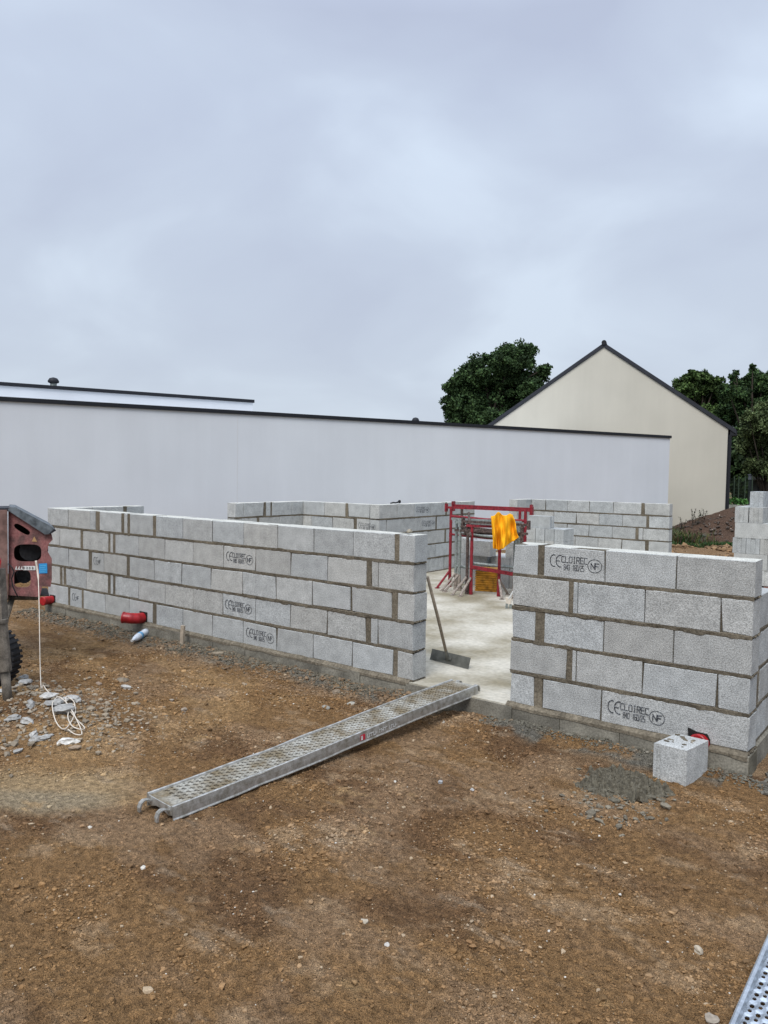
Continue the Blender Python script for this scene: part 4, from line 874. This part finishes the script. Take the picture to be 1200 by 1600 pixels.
def inner_piles():
    G = 'loose blocks piled behind the trestles'; B_ = Vector((-5.25, 5.55, 0)); ux = Vector((1, 0, 0)); uy = Vector((0, 1, 0))
    sp = [('grey block at the bottom left of the pile behind the trestles', (-.55, 0, 0), 0), ('grey grooved block end-on at the bottom, second from the left behind the trestles', (.02, 0, 0), 1), ('grey grooved block end-on at the bottom middle behind the trestles', (.23, 0, 0), 1), ('grey grooved block end-on at the bottom, fourth from the left behind the trestles', (.44, 0, 0), 1), ('grey grooved block end-on at the bottom right behind the trestles', (.65, 0, 0), 1), ('grey grooved block end-on at the far right of the bottom row behind the trestles', (.86, 0, 0), 1)]
    for lb, o, k in sp: loose_block(lb, B_+Vector(o), ux*.5 if k == 0 else uy*.5, uy*.2 if k == 0 else ux*.2, .247, G)
    sp2 = [('grey block lying left in the second layer of the pile', (-.50, .02, .25), 0), ('grey end-on block in the second layer under the overhanging block', (.03, .10, .25), 1), ('grooved block end-on in the second layer right of the overhanging block', (.24, .0, .25), 1), ('grooved block end-on in the second layer, middle', (.45, .0, .25), 1), ('grooved block end-on in the second layer, second from the right', (.66, .0, .25), 1), ('grooved block end-on in the second layer, rightmost', (.87, .0, .25), 1)]
    for lb, o, k in sp2: loose_block(lb, B_+Vector(o), ux*.5 if k == 0 else uy*.5, uy*.2 if k == 0 else ux*.2, .247, G)
    loose_block('overhanging grey block on top of the pile, seen between the trestle posts', B_+Vector((-.36, -.12, .5)), ux*.5, uy*.2, .247, G)
    loose_block('grey block on top of the pile behind the right trestle post', B_+Vector((.35, .02, .5)), ux*.5, uy*.2, .247, G)
    loose_block('grey block at the upper left of the pile against the trestle', B_+Vector((-.62, .12, .5)), Vector((.25, 0, 0)), uy*.2, .247, G)
    G2 = 'blocks piled at the foot of the far wall'; C_ = Vector((-6.30, 9.0, 0))
    for i in range(4):
        for r in range(4):
            if r == 3 and i > 1: continue
            if r < 3:
                loose_block(['bottom', 'second', 'third'][r]+' layer grooved block of the pile by the far wall, '+['leftmost', 'second from left', 'third from left', 'rightmost'][i], C_+Vector((i*.21, 0, r*.25)), uy*.5, ux*.2, .247, G2)
            elif i == 0: loose_block('block lying lengthwise on top of the pile by the far wall', C_+Vector((0, .05, .75)), ux*.5, uy*.2, .247, G2)
inner_piles()
# offcut block standing in front of the right wall
def offcut():
    a = Vector((-.485, -.425, 0)); b = Vector((-.272, -.432, 0)); ux = (b-a).normalized(); c = Vector((-.215, -.13, 0)); uy = (c-b).normalized(); z0 = float(hground(-.35, -.3))-.032; H = .262
    lx, ly = .212, .30; t = MB(); tn = (1.12, 1.12, 1.12)
    pl = [(.0, .0), (.018, .0), (.024, .014), (.044, .014), (.050, 0), (lx-.004, 0), (lx, .004), (lx, ly-.004), (lx-.004, ly), (0, ly)]
    vs = []; n = len(pl); lv = 5
    for k in range(lv+1):
        for i, (x, y) in enumerate(pl):
            z = z0+H*k/lv+random.uniform(-.001, .001)
            if k == 0: z += .012+.02*max(0, math.sin(x*28+.3))*(1 if y < .02 else .3)+(.035 if (x > lx-.01 and y < .01) else 0)*0+(.03*smooth(.05, .14, y) if x > lx-.01 else 0)
            vs.append(a+ux*x+uy*y+Vector((random.uniform(-.0008, .0008), 0, float(z))))
    fs = [(k*n+i, k*n+(i+1) % n, (k+1)*n+(i+1) % n, (k+1)*n+i) for k in range(lv) for i in range(n)]+[tuple(range(n-1, -1, -1)), tuple(lv*n+i for i in range(n))]
    t.add(vs, fs, tn); o = t.build('concrete_block', 'block'); tag(o, 'short cut block standing on the soil in front of the right-hand wall', 'block', None)
    r = MB()
    for i in range(16): x, y = random.uniform(.02, .19), random.uniform(.03, .27); s = random.uniform(.006, .018); p = a+ux*x+uy*y; r.rock((p.x, p.y, z0+H+.002), s*1.4, s, s*.4, (random.uniform(.8, 1.5),)*3, 1)
    o = r.build('mortar_crumbs', 'mortar'); o['kind'] = 'stuff'; o['label'] = 'mortar crumbs lying on top of the short cut block'; o['category'] = 'crumbs'
offcut()

# ---------------------------------------------------------------- concrete mixer at the left edge
def mixer():
    D = 7.5; W = D/FPX; g = Vector((R_.x, R_.y, 0)).normalized(); n = ray(20, 860); n.z = 0; n.normalize()       # g to the right, n away
    def Q(x, y, d=0): p = atD(x, y, D); return p+n*d
    base = Vector((Q(30, 930).x, Q(30, 930).y, -.15)); t = thing('concrete_mixer', 'red site mixer with sloping grey lid and oval holes at the left edge', 'mixer', base)
    out = [(13, 793), (22, 796), (80, 832), (82.5, 843), (76, 850), (74, 861), (81, 873), (81, 905), (79, 917), (66, 916), (62, 933), (13, 930)]
    holes = []
    def oval(cx, cy, rx, ry, sq=1, rot=0, n_=28):
        r = []
        for i in range(n_):
            a = 2*PI*i/n_; ca, sa = math.cos(a), math.sin(a); x = rx*math.copysign(abs(ca)**sq, ca); y = ry*math.copysign(abs(sa)**sq, sa); c, s = math.cos(rot), math.sin(rot); r.append((cx+x*c-y*s, cy+x*s+y*c))
        return r
    holes = [oval(34.5, 827, 14, 4.6, .75, .55), oval(43.2, 864, 21.5, 13.6, .62), oval(35, 904.5, 13, 13.5, .55)]
    # plate with holes: fill with bmesh triangulation
    bm = bmesh.new(); es = []
    for loop in [out]+holes:
        vs = [bm.verts.new(Q(x, y)) for x, y in loop]
        for i in range(len(vs)): es.append(bm.edges.new((vs[i], vs[(i+1) % len(vs)])))
    bmesh.ops.triangle_fill(bm, use_beauty=True, use_dissolve=False, edges=es)
    r = bmesh.ops.extrude_face_region(bm, geom=list(bm.faces)); ev = [v for v in r['geom'] if isinstance(v, bmesh.types.BMVert)]
    bmesh.ops.translate(bm, verts=ev, vec=n*.02); bmesh.ops.recalc_face_normals(bm, faces=bm.faces)
    b = MB(); bm.verts.index_update(); b.v = [tuple(v.co) for v in bm.verts]; b.f = [tuple(v.index for v in f.verts) for f in bm.faces]; b.c = [(1, 1, 1)]*len(b.f); bm.free()
    b.build('housing_panel', 'mixer', t, tone=False)
    # housing body behind: back wall, inner drive parts
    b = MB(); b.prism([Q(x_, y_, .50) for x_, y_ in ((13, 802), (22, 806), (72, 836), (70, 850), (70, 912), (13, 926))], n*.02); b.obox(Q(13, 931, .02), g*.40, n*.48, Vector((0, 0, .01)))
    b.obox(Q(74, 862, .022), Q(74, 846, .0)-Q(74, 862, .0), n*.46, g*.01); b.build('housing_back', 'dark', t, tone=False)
    b = MB(); b.lathe(Q(48, 862, .10), [(.10, 0), (.10, .05), (.03, .06), (.03, .12)], 22, ax=n); b.lathe(Q(38, 903, .12), [(.07, 0), (.07, .2)], 18, ax=n); b.build('drive_pulley', 'black', t, tone=False)
    # left-hand side panel and top edge
    b = MB(); b.obox(Q(-60, 935, .0)-n*.03, Q(12.5, 935)-Q(-60, 935), n*.40, Vector((0, 0, .865))); b.build('side_panel', 'mixerside', t, tone=False)
    b = MB(); b.obox(Q(-60, 799.5, -.04), Q(13.5, 798.5)-Q(-60, 799.5), n*.5, Vector((0, 0, .03))); b.build('top_edge', 'coping', t, tone=False)
    b = MB(); b.prism([Q(12, 797, -.05), Q(70, 834.5, -.05), Q(77, 834, -.05), Q(87, 828.5, -.05), Q(80, 822, -.05), Q(24, 792.5, -.05), Q(15, 792, -.05)], n*.60); b.build('lid', 'lid', t, tone=False)
    b = MB(); b.prism([Q(78, 834, -.052), Q(87.5, 828.3, -.052), Q(84, 826, -.052), Q(76, 833, -.052)], n*.604); b.build('lid_edge', 'coping', t, tone=False)
    # white lettering strip and blue sticker
    b = MB(); q0 = Q(23, 889, -.004)
    x = 23.5
    for i, ch in enumerate('SOTECEI'):
        pass
    wf = (Vector((Q(0, 0).x, Q(0, 0).y, 0)), g, -n)
    def P2(px, py): return Q(px, py, -.005)
    for i, w_ in enumerate((4.2, 4.0, 4.0, 5.2, 3.4, 5.0, 4.6)):
        hgt = 6.5 if i > 2 else 5.0
        top_, bot = 887.5-hgt/2, 887.5+hgt/2
        if i > 2: b.add([P2(x, bot), P2(x+w_, bot), P2(x+w_, top_), P2(x, top_)], [(0, 1, 2, 3)])
        else:
            b.add([P2(x, bot), P2(x+w_*.35, bot), P2(x+w_*.75, top_), P2(x+w_*.4, top_)], [(0, 1, 2, 3)]); b.add([P2(x+w_*.5, bot), P2(x+w_*.9, bot), P2(x+w_*.9, bot-1.5), P2(x+w_*.4, bot-1.5)], [(0, 1, 2, 3)])
        x += w_+.25
    b.build('white_label', 'white', t, tone=False)
    b = MB()
    for i, cx in enumerate((37.5, 42.5, 46.5, 51)):
        pts = oval(cx, 887.5, 1.3, 1.9, 1, 0, 10)
        for k in range(10):
            a0, a1 = pts[k], pts[(k+1) % 10]; c0 = (cx+(a0[0]-cx)*.5, 887.5+(a0[1]-887.5)*.5); c1 = (cx+(a1[0]-cx)*.5, 887.5+(a1[1]-887.5)*.5)
            b.add([Q(*a0, -.007), Q(*a1, -.007), Q(*c1, -.007), Q(*c0, -.007)], [(0, 1, 2, 3)])
    b.build('label_print', 'coping', t, tone=False)
    b = MB(); b.add([Q(61, 896, -.006), Q(74, 895.5, -.006), Q(73.5, 880, -.006), Q(60.5, 880.5, -.006)], [(0, 1, 2, 3)]); b.build('blue_sticker', 'blue', t, tone=False)
    b = MB()
    for k in range(4): b.add([Q(62.5, 894-k*3.3, -.008), Q(70+(k % 2)*2, 893.8-k*3.3, -.008), Q(70+(k % 2)*2, 893-k*3.3, -.008), Q(62.5, 893.2-k*3.3, -.008)], [(0, 1, 2, 3)])
    b.build('sticker_print', mat('pale_blue_print', (.12, .42, .68)), t, tone=False)
    b = MB(); b.add([Q(49.5, 846, -.006), Q(58, 846.5, -.006), Q(53.5, 838, -.006)], [(0, 1, 2)]); b.build('warning_triangle', mat('faded_yellow', (.36, .22, .10)), t, tone=False)
    # chassis, wheel, drum, leg
    b = MB(); b.tube([Q(-60, 938, .2), Q(60, 938, .2)], .03, 8); b.tube([Q(20, 936, .2), Vector((-5.86, -2.15, .16))], .028, 8); b.build('chassis', 'leg', t, tone=False)
    wc = Vector((-5.86, -2.22, .13)); ax = (n*1.0+g*.55).normalized(); wo = MB(); wo.lathe(wc-ax*.085, [(.17, 0), (.26, .005), (.285, .03), (.29, .085), (.285, .14), (.26, .165), (.17, .17)], 36, ax=ax)
    for k in range(36):
        a = 2*PI*k/36; e1 = ax.orthogonal().normalized(); e2 = ax.cross(e1); c = wc+(e1*math.cos(a)+e2*math.sin(a))*.288; tdir = (-e1*math.sin(a)+e2*math.cos(a)); rd = (e1*math.cos(a)+e2*math.sin(a))
        wo.obox(c-ax*.07-tdir*.012-rd*.008, ax*.14, tdir*.024, rd*.018)
    wh = thing_part('wheel', t, wc); w2 = wo.build('tyre', 'black', wh, tone=False); w2.matrix_parent_inverse = Matrix.Translation(-wc)
    ri = MB(); ri.lathe(wc-ax*.09, [(.03, 0), (.165, .01), (.17, .17), (.03, .18)], 24, ax=ax); r2 = ri.build('rim', 'mixerside', wh, tone=False); r2.matrix_parent_inverse = Matrix.Translation(-wc)
    b = MB(); dc = Q(-150, 850, .15); b.lathe(dc-g*.35, [(.20, 0), (.34, .12), (.42, .35), (.42, .5), (.30, .78), (.27, .80), (.25, .79), (.28, .7)], 30, ax=(g*.9+Vector((0, 0, .4))).normalized()); b.build('drum', 'mixerside', t, True, tone=False)
    lp = Vector((-5.045, -2.50, 0)); lt = Vector((-5.12, -2.55, 0))
    b = MB(); b.tube([Vector((-4.96, -2.47, -.17)), Vector((-5.005, -2.487, .30))], .036, 14); b.build('leg_foot', 'leg', t, True, tone=False)
    b = MB(); b.tube([Vector((-4.995, -2.485, .20)), Vector((-5.03, -2.50, .60))], .052, 14); b.tube([Vector((-5.03, -2.50, .585)), Vector((-5.032, -2.50, .615))], .060, 14); b.build('leg_collar', 'leg', t, tone=False)
    b = MB(); b.obox(Vector((-5.095, -2.545, .60)), Vector((.085, .05, 0)), Vector((-.04, .07, 0)), Vector((-.02, -.01, .42))); b.build('leg_post', 'leg', t, tone=False)
    b = MB(); o = Vector((-5.16, -2.59, .955)); b.prism([o+Vector((0, 0, 0)), o+g*.145+Vector((0, 0, 0)), o+g*.165+Vector((0, 0, .13)), o+g*.15+Vector((0, 0, .155)), o+g*.07+Vector((0, 0, .20)), o+Vector((0, 0, .21))], n*.14); b.build('leg_cap', 'brightred', t, tone=False)
    # black cable
    c = MB(); c.tube([Q(13, 880, -.04), Q(19, 886, -.05), Q(22, 893, -.05), Q(18, 903, -.05), Q(20, 915, -.05), Q(24, 924, -.05), Q(28, 932, -.04)], .006, 6); c.build('cable', 'black', t, True, tone=False)
def thing_part(name, parent, loc):
    o = bpy.data.objects.new(name, None); COL.objects.link(o); o.parent = parent; o.empty_display_size = .05
    o.matrix_parent_inverse = Matrix.Translation(-Vector(parent.location)); o.location = loc; return o
mixer()
def string():
    pts = []; a = atD(56, 875, 7.4)
    g0 = onZ(65, 1083, -.03); ctrl = [atD(56, 876, 7.38), atD(59.5, 900, 7.35), atD(61, 940, 7.1), atD(62, 1000, 6.9), atD(63, 1050, 6.75), g0]
    for x, y in ((67, 1086), (75, 1098), (90, 1102), (102, 1112), (117, 1122), (116, 1108), (108, 1103), (103, 1106), (106, 1118), (120, 1128), (132, 1138), (126, 1143), (112, 1139), (106, 1126), (114, 1113), (118, 1118), (112, 1132), (100, 1142), (88, 1139), (82, 1126), (84, 1113), (92, 1106), (102, 1110), (112, 1122), (128, 1143), (118, 1145), (104, 1142)):
        p = onZ(x, y, -.10); p.z = float(hground(p.x, p.y))+.02+random.uniform(0, .03); ctrl.append(p)
    fine = []
    for i in range(len(ctrl)-1):
        p0, p1, p2, p3 = ctrl[max(i-1, 0)], ctrl[i], ctrl[i+1], ctrl[min(i+2, len(ctrl)-1)]
        for k in range(5):
            u = k/5; fine.append(.5*((2*p1)+(p2-p0)*u+(2*p0-5*p1+4*p2-p3)*u*u+(3*p1-p0-3*p2+p3)*u**3))
    b = MB(); n = len(fine); b.tube(fine, [.010 if i < 6 else .0042 for i in range(n)], 6); o = b.build('string', 'string', smooth=True, tone=False)
    tag(o, 'pale string hanging from the mixer hole and coiled on the soil', 'string')
string()

# ---------------------------------------------------------------- small things on the ground
def gz(x, y): return float(hground(x, y))
def bottle():
    a = Vector((-6.50, -.10, gz(-6.5, -.12)+.055)); b_ = Vector((-6.33, -.44, gz(-6.33, -.44)+.045)); d = (b_-a).normalized(); L_ = .34
    t = thing('water_bottle', 'crushed clear plastic water bottle with blue label lying below the red sleeve', 'bottle', a)
    m_ = MB(); m_.lathe(a, [(.02, 0), (.040, .008), (.042, .05), (.037, .08), (.042, .11), (.038, .15), (.041, .19), (.038, .23), (.026, .28), (.014, .305), (.014, .32)], 16, ax=d); m_.build('body', 'bottle', t, True, tone=False)
    m_ = MB(); m_.lathe(a+d*.13, [(.0425, 0), (.0425, .04)], 16, ax=d); m_.build('label_band', mat('blue_label', (.12, .30, .50)), t, True, tone=False)
    m_ = MB(); m_.lathe(a+d*.318, [(.016, 0), (.016, .018)], 12, ax=d); m_.build('cap', 'white', t, tone=False)
bottle()
def stake():
    b = MB(); z = gz(-5.8, -.14); b.obox(Vector((-5.825, -.150, z-.06)), Vector((.052, 0, 0)), Vector((0, .022, 0)), Vector((.014, .012, .27)), j=.002); tag(b.build('wooden_stake', 'wood', tone=False), 'short pale wooden stake standing against the foot of the long wall', 'stake')
stake()
def mortar_heap():
    c = onZ(975, 1226, -.13); b = MB(); nx, ny = 90, 60; U, W = np.meshgrid(np.linspace(-1.1, 1.1, nx), np.linspace(-1.1, 1.1, ny)); rr = np.sqrt(U**2+W**2)+(fbm(U*2.5+4, W*2.5, 3, 91)-.5)*.9
    g = Vector((R_.x, R_.y, 0)).normalized(); n = Vector((-g.y, g.x, 0)); H = np.clip(1-rr, -.08, 1)**1*.085+(np.abs(fbm(U*5, W*4, 5, 92, .72)-.5)*.26-.03)*np.clip((1-rr)*5, 0, 1)
    H = np.where(rr > 1, -.05, H)
    for j in range(ny):
        for i in range(nx): p = c+g*U[j, i]*.30+n*W[j, i]*.24; b.v.append((p.x, p.y, gz(p.x, p.y)+float(H[j, i])))
    for j in range(ny-1):
        for i in range(nx-1): a = j*nx+i; b.f.append((a, a+1, a+nx+1, a+nx)); b.c.append((1, 1, 1))
    for _ in range(150):
        u, w = random.gauss(0, .42), random.gauss(0, .42); p = c+g*u*.30+n*w*.24; q = random.uniform(.008, .026); b.rock((p.x, p.y, gz(p.x, p.y)+max(.004, (.8-math.hypot(u, w))*.06)), q*1.5, q, q*.7, (1, 1, 1), 1, .5)
    tag(b.build('mortar_heap', 'wetmortar', smooth=False, tone=False), 'splat of dark grey dumped mortar on the soil left of the short cut block', 'mortar')
mortar_heap()
def tool():
    t = thing('level_stand', 'small white-handled tool standing at the left edge of the right-hand wall', 'tool', onZ(794, 952, 0)); p = onZ(794.5, 951, 0); k = 10.2/FPX
    b = MB(); b.tube([p+Vector((0, 0, .13)), p+Vector((.16, .02, .42))], .012, 8); b.build('handle', 'white', t, tone=False)
    b = MB(); b.obox(p+Vector((-.035, -.02, .07)), Vector((.07, .02, 0)), Vector((-.02, .05, 0)), Vector((0, 0, .08)), j=.004); b.build('head', 'string', t, tone=False)
    b = MB(); b.obox(p+Vector((-.04, -.02, .0)), Vector((.03, .01, 0)), Vector((-.02, .05, 0)), Vector((0, 0, .07)), j=.004); b.obox(p+Vector((.01, -.0, .0)), Vector((.035, .01, 0)), Vector((-.02, .05, 0)), Vector((0, 0, .055)), j=.004); b.build('feet', 'rail_grey', t, tone=False)
tool()
def strap():
    b = MB(); p = Vector((-7.0, 5.15, 1.305)); b.tube([p+Vector((0, .08, .004)), p+Vector((0, .16, .012)), p+Vector((0, .25, .008)), p+Vector((.01, .30, .022))], [.010, .014, .012, .014], 8)
    b.lathe(p+Vector((.01, .32, .028)), [(.012, -.02), (.030, 0), (.028, .02), (.01, .03)], 12, ax=Vector((1, 0, 0))); tag(b.build('black_strap', 'black', smooth=True, tone=False), 'small black rolled strap lying on top of the stepped block wall', 'strap')
strap()

# named stones, then the uncountable gravel
def stones():
    G = 'stones scattered on the soil'
    S = [(510, 1107, .034, (.40, .38, .33), 'pale rounded stone left of the pair near the wall foot'), (548, 1101, .036, (.46, .43, .36), 'pale oval stone nearest the upper half of the ramp plank'), (525, 1083, .040, (.36, .28, .20), 'tan stone on the gravel strip below the long wall'),
         (570, 1441, .017, (.50, .43, .33), 'small light stone alone in the lower middle of the soil'), (1092, 1489, .022, (.52, .44, .33), 'tan stone with a shadow, alone at the lower right'), (1112, 1597, .026, (.40, .34, .27), 'tan stone at the bottom edge left of the bluish plank'),
         (693, 1128, .014, (.5, .45, .38), 'small round pebble right of the ramp plank'), (1018, 1246, .020, (.46, .36, .25), 'yellowish pebble at the right edge of the dumped mortar'), (340, 1024, .05, (.40, .33, .24), 'tan stone in the gravel near the wooden stake'),
         (198, 1076, .045, (.62, .60, .55), 'white flat stone left of centre in front of the water bottle'), (192, 1063, .055, (.27, .22, .16), 'brown grey stone just behind the white flat stone'), (155, 1070, .035, (.36, .27, .2), 'brownish stone left of the white flat stone'),
         (288, 1110, .035, (.42, .34, .26), 'tan stone in the open soil below the wooden stake'), (605, 1477, .012, (.6, .56, .5), 'tiny white pebble in the lower middle of the soil'), (688, 1222, .018, (.5, .5, .5), 'whitish crumb right of the ramp plank middle'),
         (738, 1233, .015, (.55, .53, .5), 'small white chip between plank and dumped mortar'), (268, 1095, .02, (.45, .38, .3), 'small tan pebble below the stake, left')]
    for x, y, s, c, lb in S:
        p = onZ(x, y, -.15); p = onZ(x, y, gz(p.x, p.y)); b = MB(); b.rock((p.x, p.y, gz(p.x, p.y)+s*.18), s*1.15, s*.85, s*.55, tuple(v*.70 for v in c), 2, .32); tag(b.build('stone', 'stone', smooth=False), lb, 'stone', G)
    R2 = [(110, 1095, .07, 'flat grey mortar chip behind the coiled string'), (100, 1112, .09, 'large flat grey mortar slab under the coiled string'), (84, 1103, .07, 'grey mortar chunk left of the coiled string'), (76, 1092, .06, 'grey mortar chunk where the string meets the soil'), (48, 1097, .06, 'pale grey chunk right of the mixer leg'), (40, 1080, .06, 'pale slab chunk behind the mixer leg'),
          (30, 1075, .05, 'pale chunk against the mixer tyre'), (44, 1112, .05, 'broken grey chunk beside the foot of the mixer leg'), (20, 1122, .055, 'pale chunk in front of the mixer leg'), (8, 1088, .06, 'grey chunk at the left edge under the tyre'), (52, 1143, .04, 'upper chip of the trio in front of the mixer heap'), (60, 1158, .045, 'long pale chip of the trio in front of the mixer heap'), (72, 1153, .045, 'right chip of the trio in front of the mixer heap'),
          (108, 1160, .055, 'bright white mortar flake below the coiled string'), (118, 1172, .04, 'tan chunk beside the white mortar flake'), (38, 1060, .05, 'grey slab chip highest up the heap behind the leg'), (120, 1098, .05, 'pale chip touching the right side of the coil'), (28, 1176, .035, 'small pale chip low on the left of the heap')]
    for i, (x, y, s, lb) in enumerate(R2):
        p = onZ(x, y, -.12); p = onZ(x, y, gz(p.x, p.y)); b = MB(); t = random.uniform(.24, .42); 
        if 'bright white' in lb: t = .6
        if 'tan' in lb: c = (.3, .22, .15)
        else: c = (t, t*.97, t*.9)
        b.rock((p.x, p.y, gz(p.x, p.y)+s*.2), s*1.2, s*.75, s*.38, c, 2, .4); tag(b.build('mortar_chunk', 'stone'), lb, 'chunk', 'mortar chunks round the mixer leg')
stones()
def scatter(name, x, y, sz, col, label, cat, mt='clod', seed=0, lift=.25, flat=(.45, .85)):
    rg = np.random.default_rng(seed); vs, fs = ICO[1]; vs = np.array(vs); fs = np.array(fs, dtype=np.int64); n = len(x); nv = len(vs)
    k = 1+rg.normal(0, .22, (n, nv)); P = vs[None]*k[..., None]*np.stack([sz*rg.uniform(.9, 1.5, n), sz*rg.uniform(.8, 1.1, n), sz*rg.uniform(flat[0], flat[1], n)], -1)[:, None, :]
    th = rg.uniform(0, 2*PI, n); c, s_ = np.cos(th)[:, None], np.sin(th)[:, None]
    X = P[..., 0]*c-P[..., 1]*s_+x[:, None]; Y = P[..., 0]*s_+P[..., 1]*c+y[:, None]; Z = P[..., 2]+(hground(x, y)+sz*lift)[:, None]
    co = np.stack([X, Y, Z], -1).reshape(-1, 3).astype(np.float32); F = (fs[None]+(np.arange(n)*nv)[:, None, None]).reshape(-1, 3)
    me = bpy.data.meshes.new(name); me.vertices.add(len(co)); me.vertices.foreach_set('co', co.ravel()); me.loops.add(F.size); me.loops.foreach_set('vertex_index', F.ravel().astype(np.int32))
    me.polygons.add(len(F)); me.polygons.foreach_set('loop_start', np.arange(0, F.size, 3, dtype=np.int32)); me.polygons.foreach_set('loop_total', np.full(len(F), 3, dtype=np.int32)); me.update(calc_edges=True)
    at = me.color_attributes.new('tone', 'FLOAT_COLOR', 'POINT'); cc = np.repeat(col, nv, axis=0); at.data.foreach_set('color', np.concatenate([cc, np.ones((len(cc), 1))], 1).astype(np.float32).ravel())
    me.polygons.foreach_set('use_smooth', [False]*len(F)); me.materials.append(M[mt]); o = bpy.data.objects.new(name, me); COL.objects.link(o); o['kind'] = 'stuff'; o['label'] = label; o['category'] = cat
def gravel():
    rg = np.random.default_rng(5)
    # soil crumbs: the colour of the soil they lie on
    n = 260000; t = rg.uniform(0, 1, n)**.8; D = 2.3+t*6.2; px = rg.uniform(-250, 1450, n)
    gx = CAM.x+F_.x*D+R_.x*(px-600)/FPX*D; gy = CAM.y+F_.y*D+R_.y*(px-600)/FPX*D
    ok = (gy < -.05) & (gx > -9.5) & (gx < 2.2); dens = smooth(.40, .64, fbm(gx*2.4, gy*3.0, 4, 95, .6))*.9+.10
    ok &= rg.random(n) < dens; ok &= ~(((((gx+3.3)*.79+(gy+3.05)*.61)/.62)**2+((-(gx+3.3)*.61+(gy+3.05)*.79)/.28)**2 < 1) & (rg.random(n) < .93))
    x, y, D = gx[ok], gy[ok], D[ok]; m_ = len(x)
    sz = np.minimum(.016, .0022*np.exp(np.abs(rg.normal(size=m_))*.60))*(.75+.25*np.minimum(2.6, D/2.8)); c = gcolor(x, y)*rg.uniform(.6, 1.6, (m_, 1))
    k = rg.random(m_); tan = k < .05; c[tan] = np.array([.33, .25, .165])*rg.uniform(.8, 1.25, (tan.sum(), 1)); wh = k < .006; c[wh] = np.array([.55, .52, .46]); sz[wh] *= .8
    scatter('gravel', x, y, sz, c, 'small clods and pebbles scattered over the brown soil', 'gravel', seed=6)
    xs, ys, ss, cs = [], [], [], []
    def put(x, y, s0, sp, col, var=(.7, 1.35)):
        xs.append(x); ys.append(y); ss.append(np.minimum(s0*np.exp(np.abs(rg.normal(size=len(x)))*sp), .026)); cs.append(np.array(col)*rg.uniform(var[0], var[1], (len(x), 1)))
    n = 15000; x = rg.uniform(-9.2, -2.3, n); y = -.045-np.abs(rg.normal(size=n))*.11; w = (y > -.5) & (rg.random(n) < .25+smooth(.4, .6, fbm(x*3, y*3, 3, 97))); put(x[w], y[w], .0052, .5, (.125, .110, .082))
    n = 3000; x = rg.uniform(-9.2, -2.3, n); put(x, -.05-np.abs(rg.normal(size=n))*.2, .006, .5, (.19, .13, .08))
    n = 1800; x = rg.uniform(-1.95, .25, n); put(x, -.04-np.abs(rg.normal(size=n))*.08, .0045, .5, (.125, .115, .09))
    n = 130; p = [onZ(955+a*50, 1262+b_*20, -.15) for a, b_ in rg.normal(size=(n, 2))]; put(np.array([q.x for q in p]), np.array([q.y for q in p]), .0065, .62, (.17, .148, .112))
    n = 420; p = [onZ(150+a*50, 1122+b_*24, -.15) for a, b_ in rg.normal(size=(n, 2))]; put(np.array([q.x for q in p]), np.array([q.y for q in p]), .0065, .6, (.25, .205, .15))
    n = 380; p = [onZ(40+a*45, 1110+b_*30, -.12) for a, b_ in rg.normal(size=(n, 2))]; put(np.array([q.x for q in p]), np.array([q.y for q in p]), .008, .6, (.24, .20, .15))
    n = 700; x = .10+np.abs(rg.normal(size=n))*.3; put(x, rg.uniform(-.25, 1.2, n), .008, .6, (.12, .11, .09))
    x, y, sz, c = np.concatenate(xs), np.concatenate(ys), np.concatenate(ss), np.concatenate(cs)
    scatter('mortar_rubble', x, y, sz, c, 'grey mortar crumbs heaped along the foot of the block walls', 'rubble', seed=9, lift=.4)
gravel()
def far_clods():
    rg = np.random.default_rng(31); n = 9000; x = rg.uniform(-8, -.5, n); y = rg.uniform(11, 19.5, n); ok = rg.random(n) < smooth(.36, .62, fbm(x*1.6, y*1.6, 4, 33)); x, y = x[ok], y[ok]; n = len(x)
    scatter('soil_clods', x, y, np.minimum(.10, .018*np.exp(np.abs(rg.normal(size=n))*.75)), gcolor(x, y)*rg.uniform(.55, 1.35, (n, 1)), 'clods on the bare light brown soil behind the far wall', 'clods', seed=12, flat=(.6, .95))
far_clods()
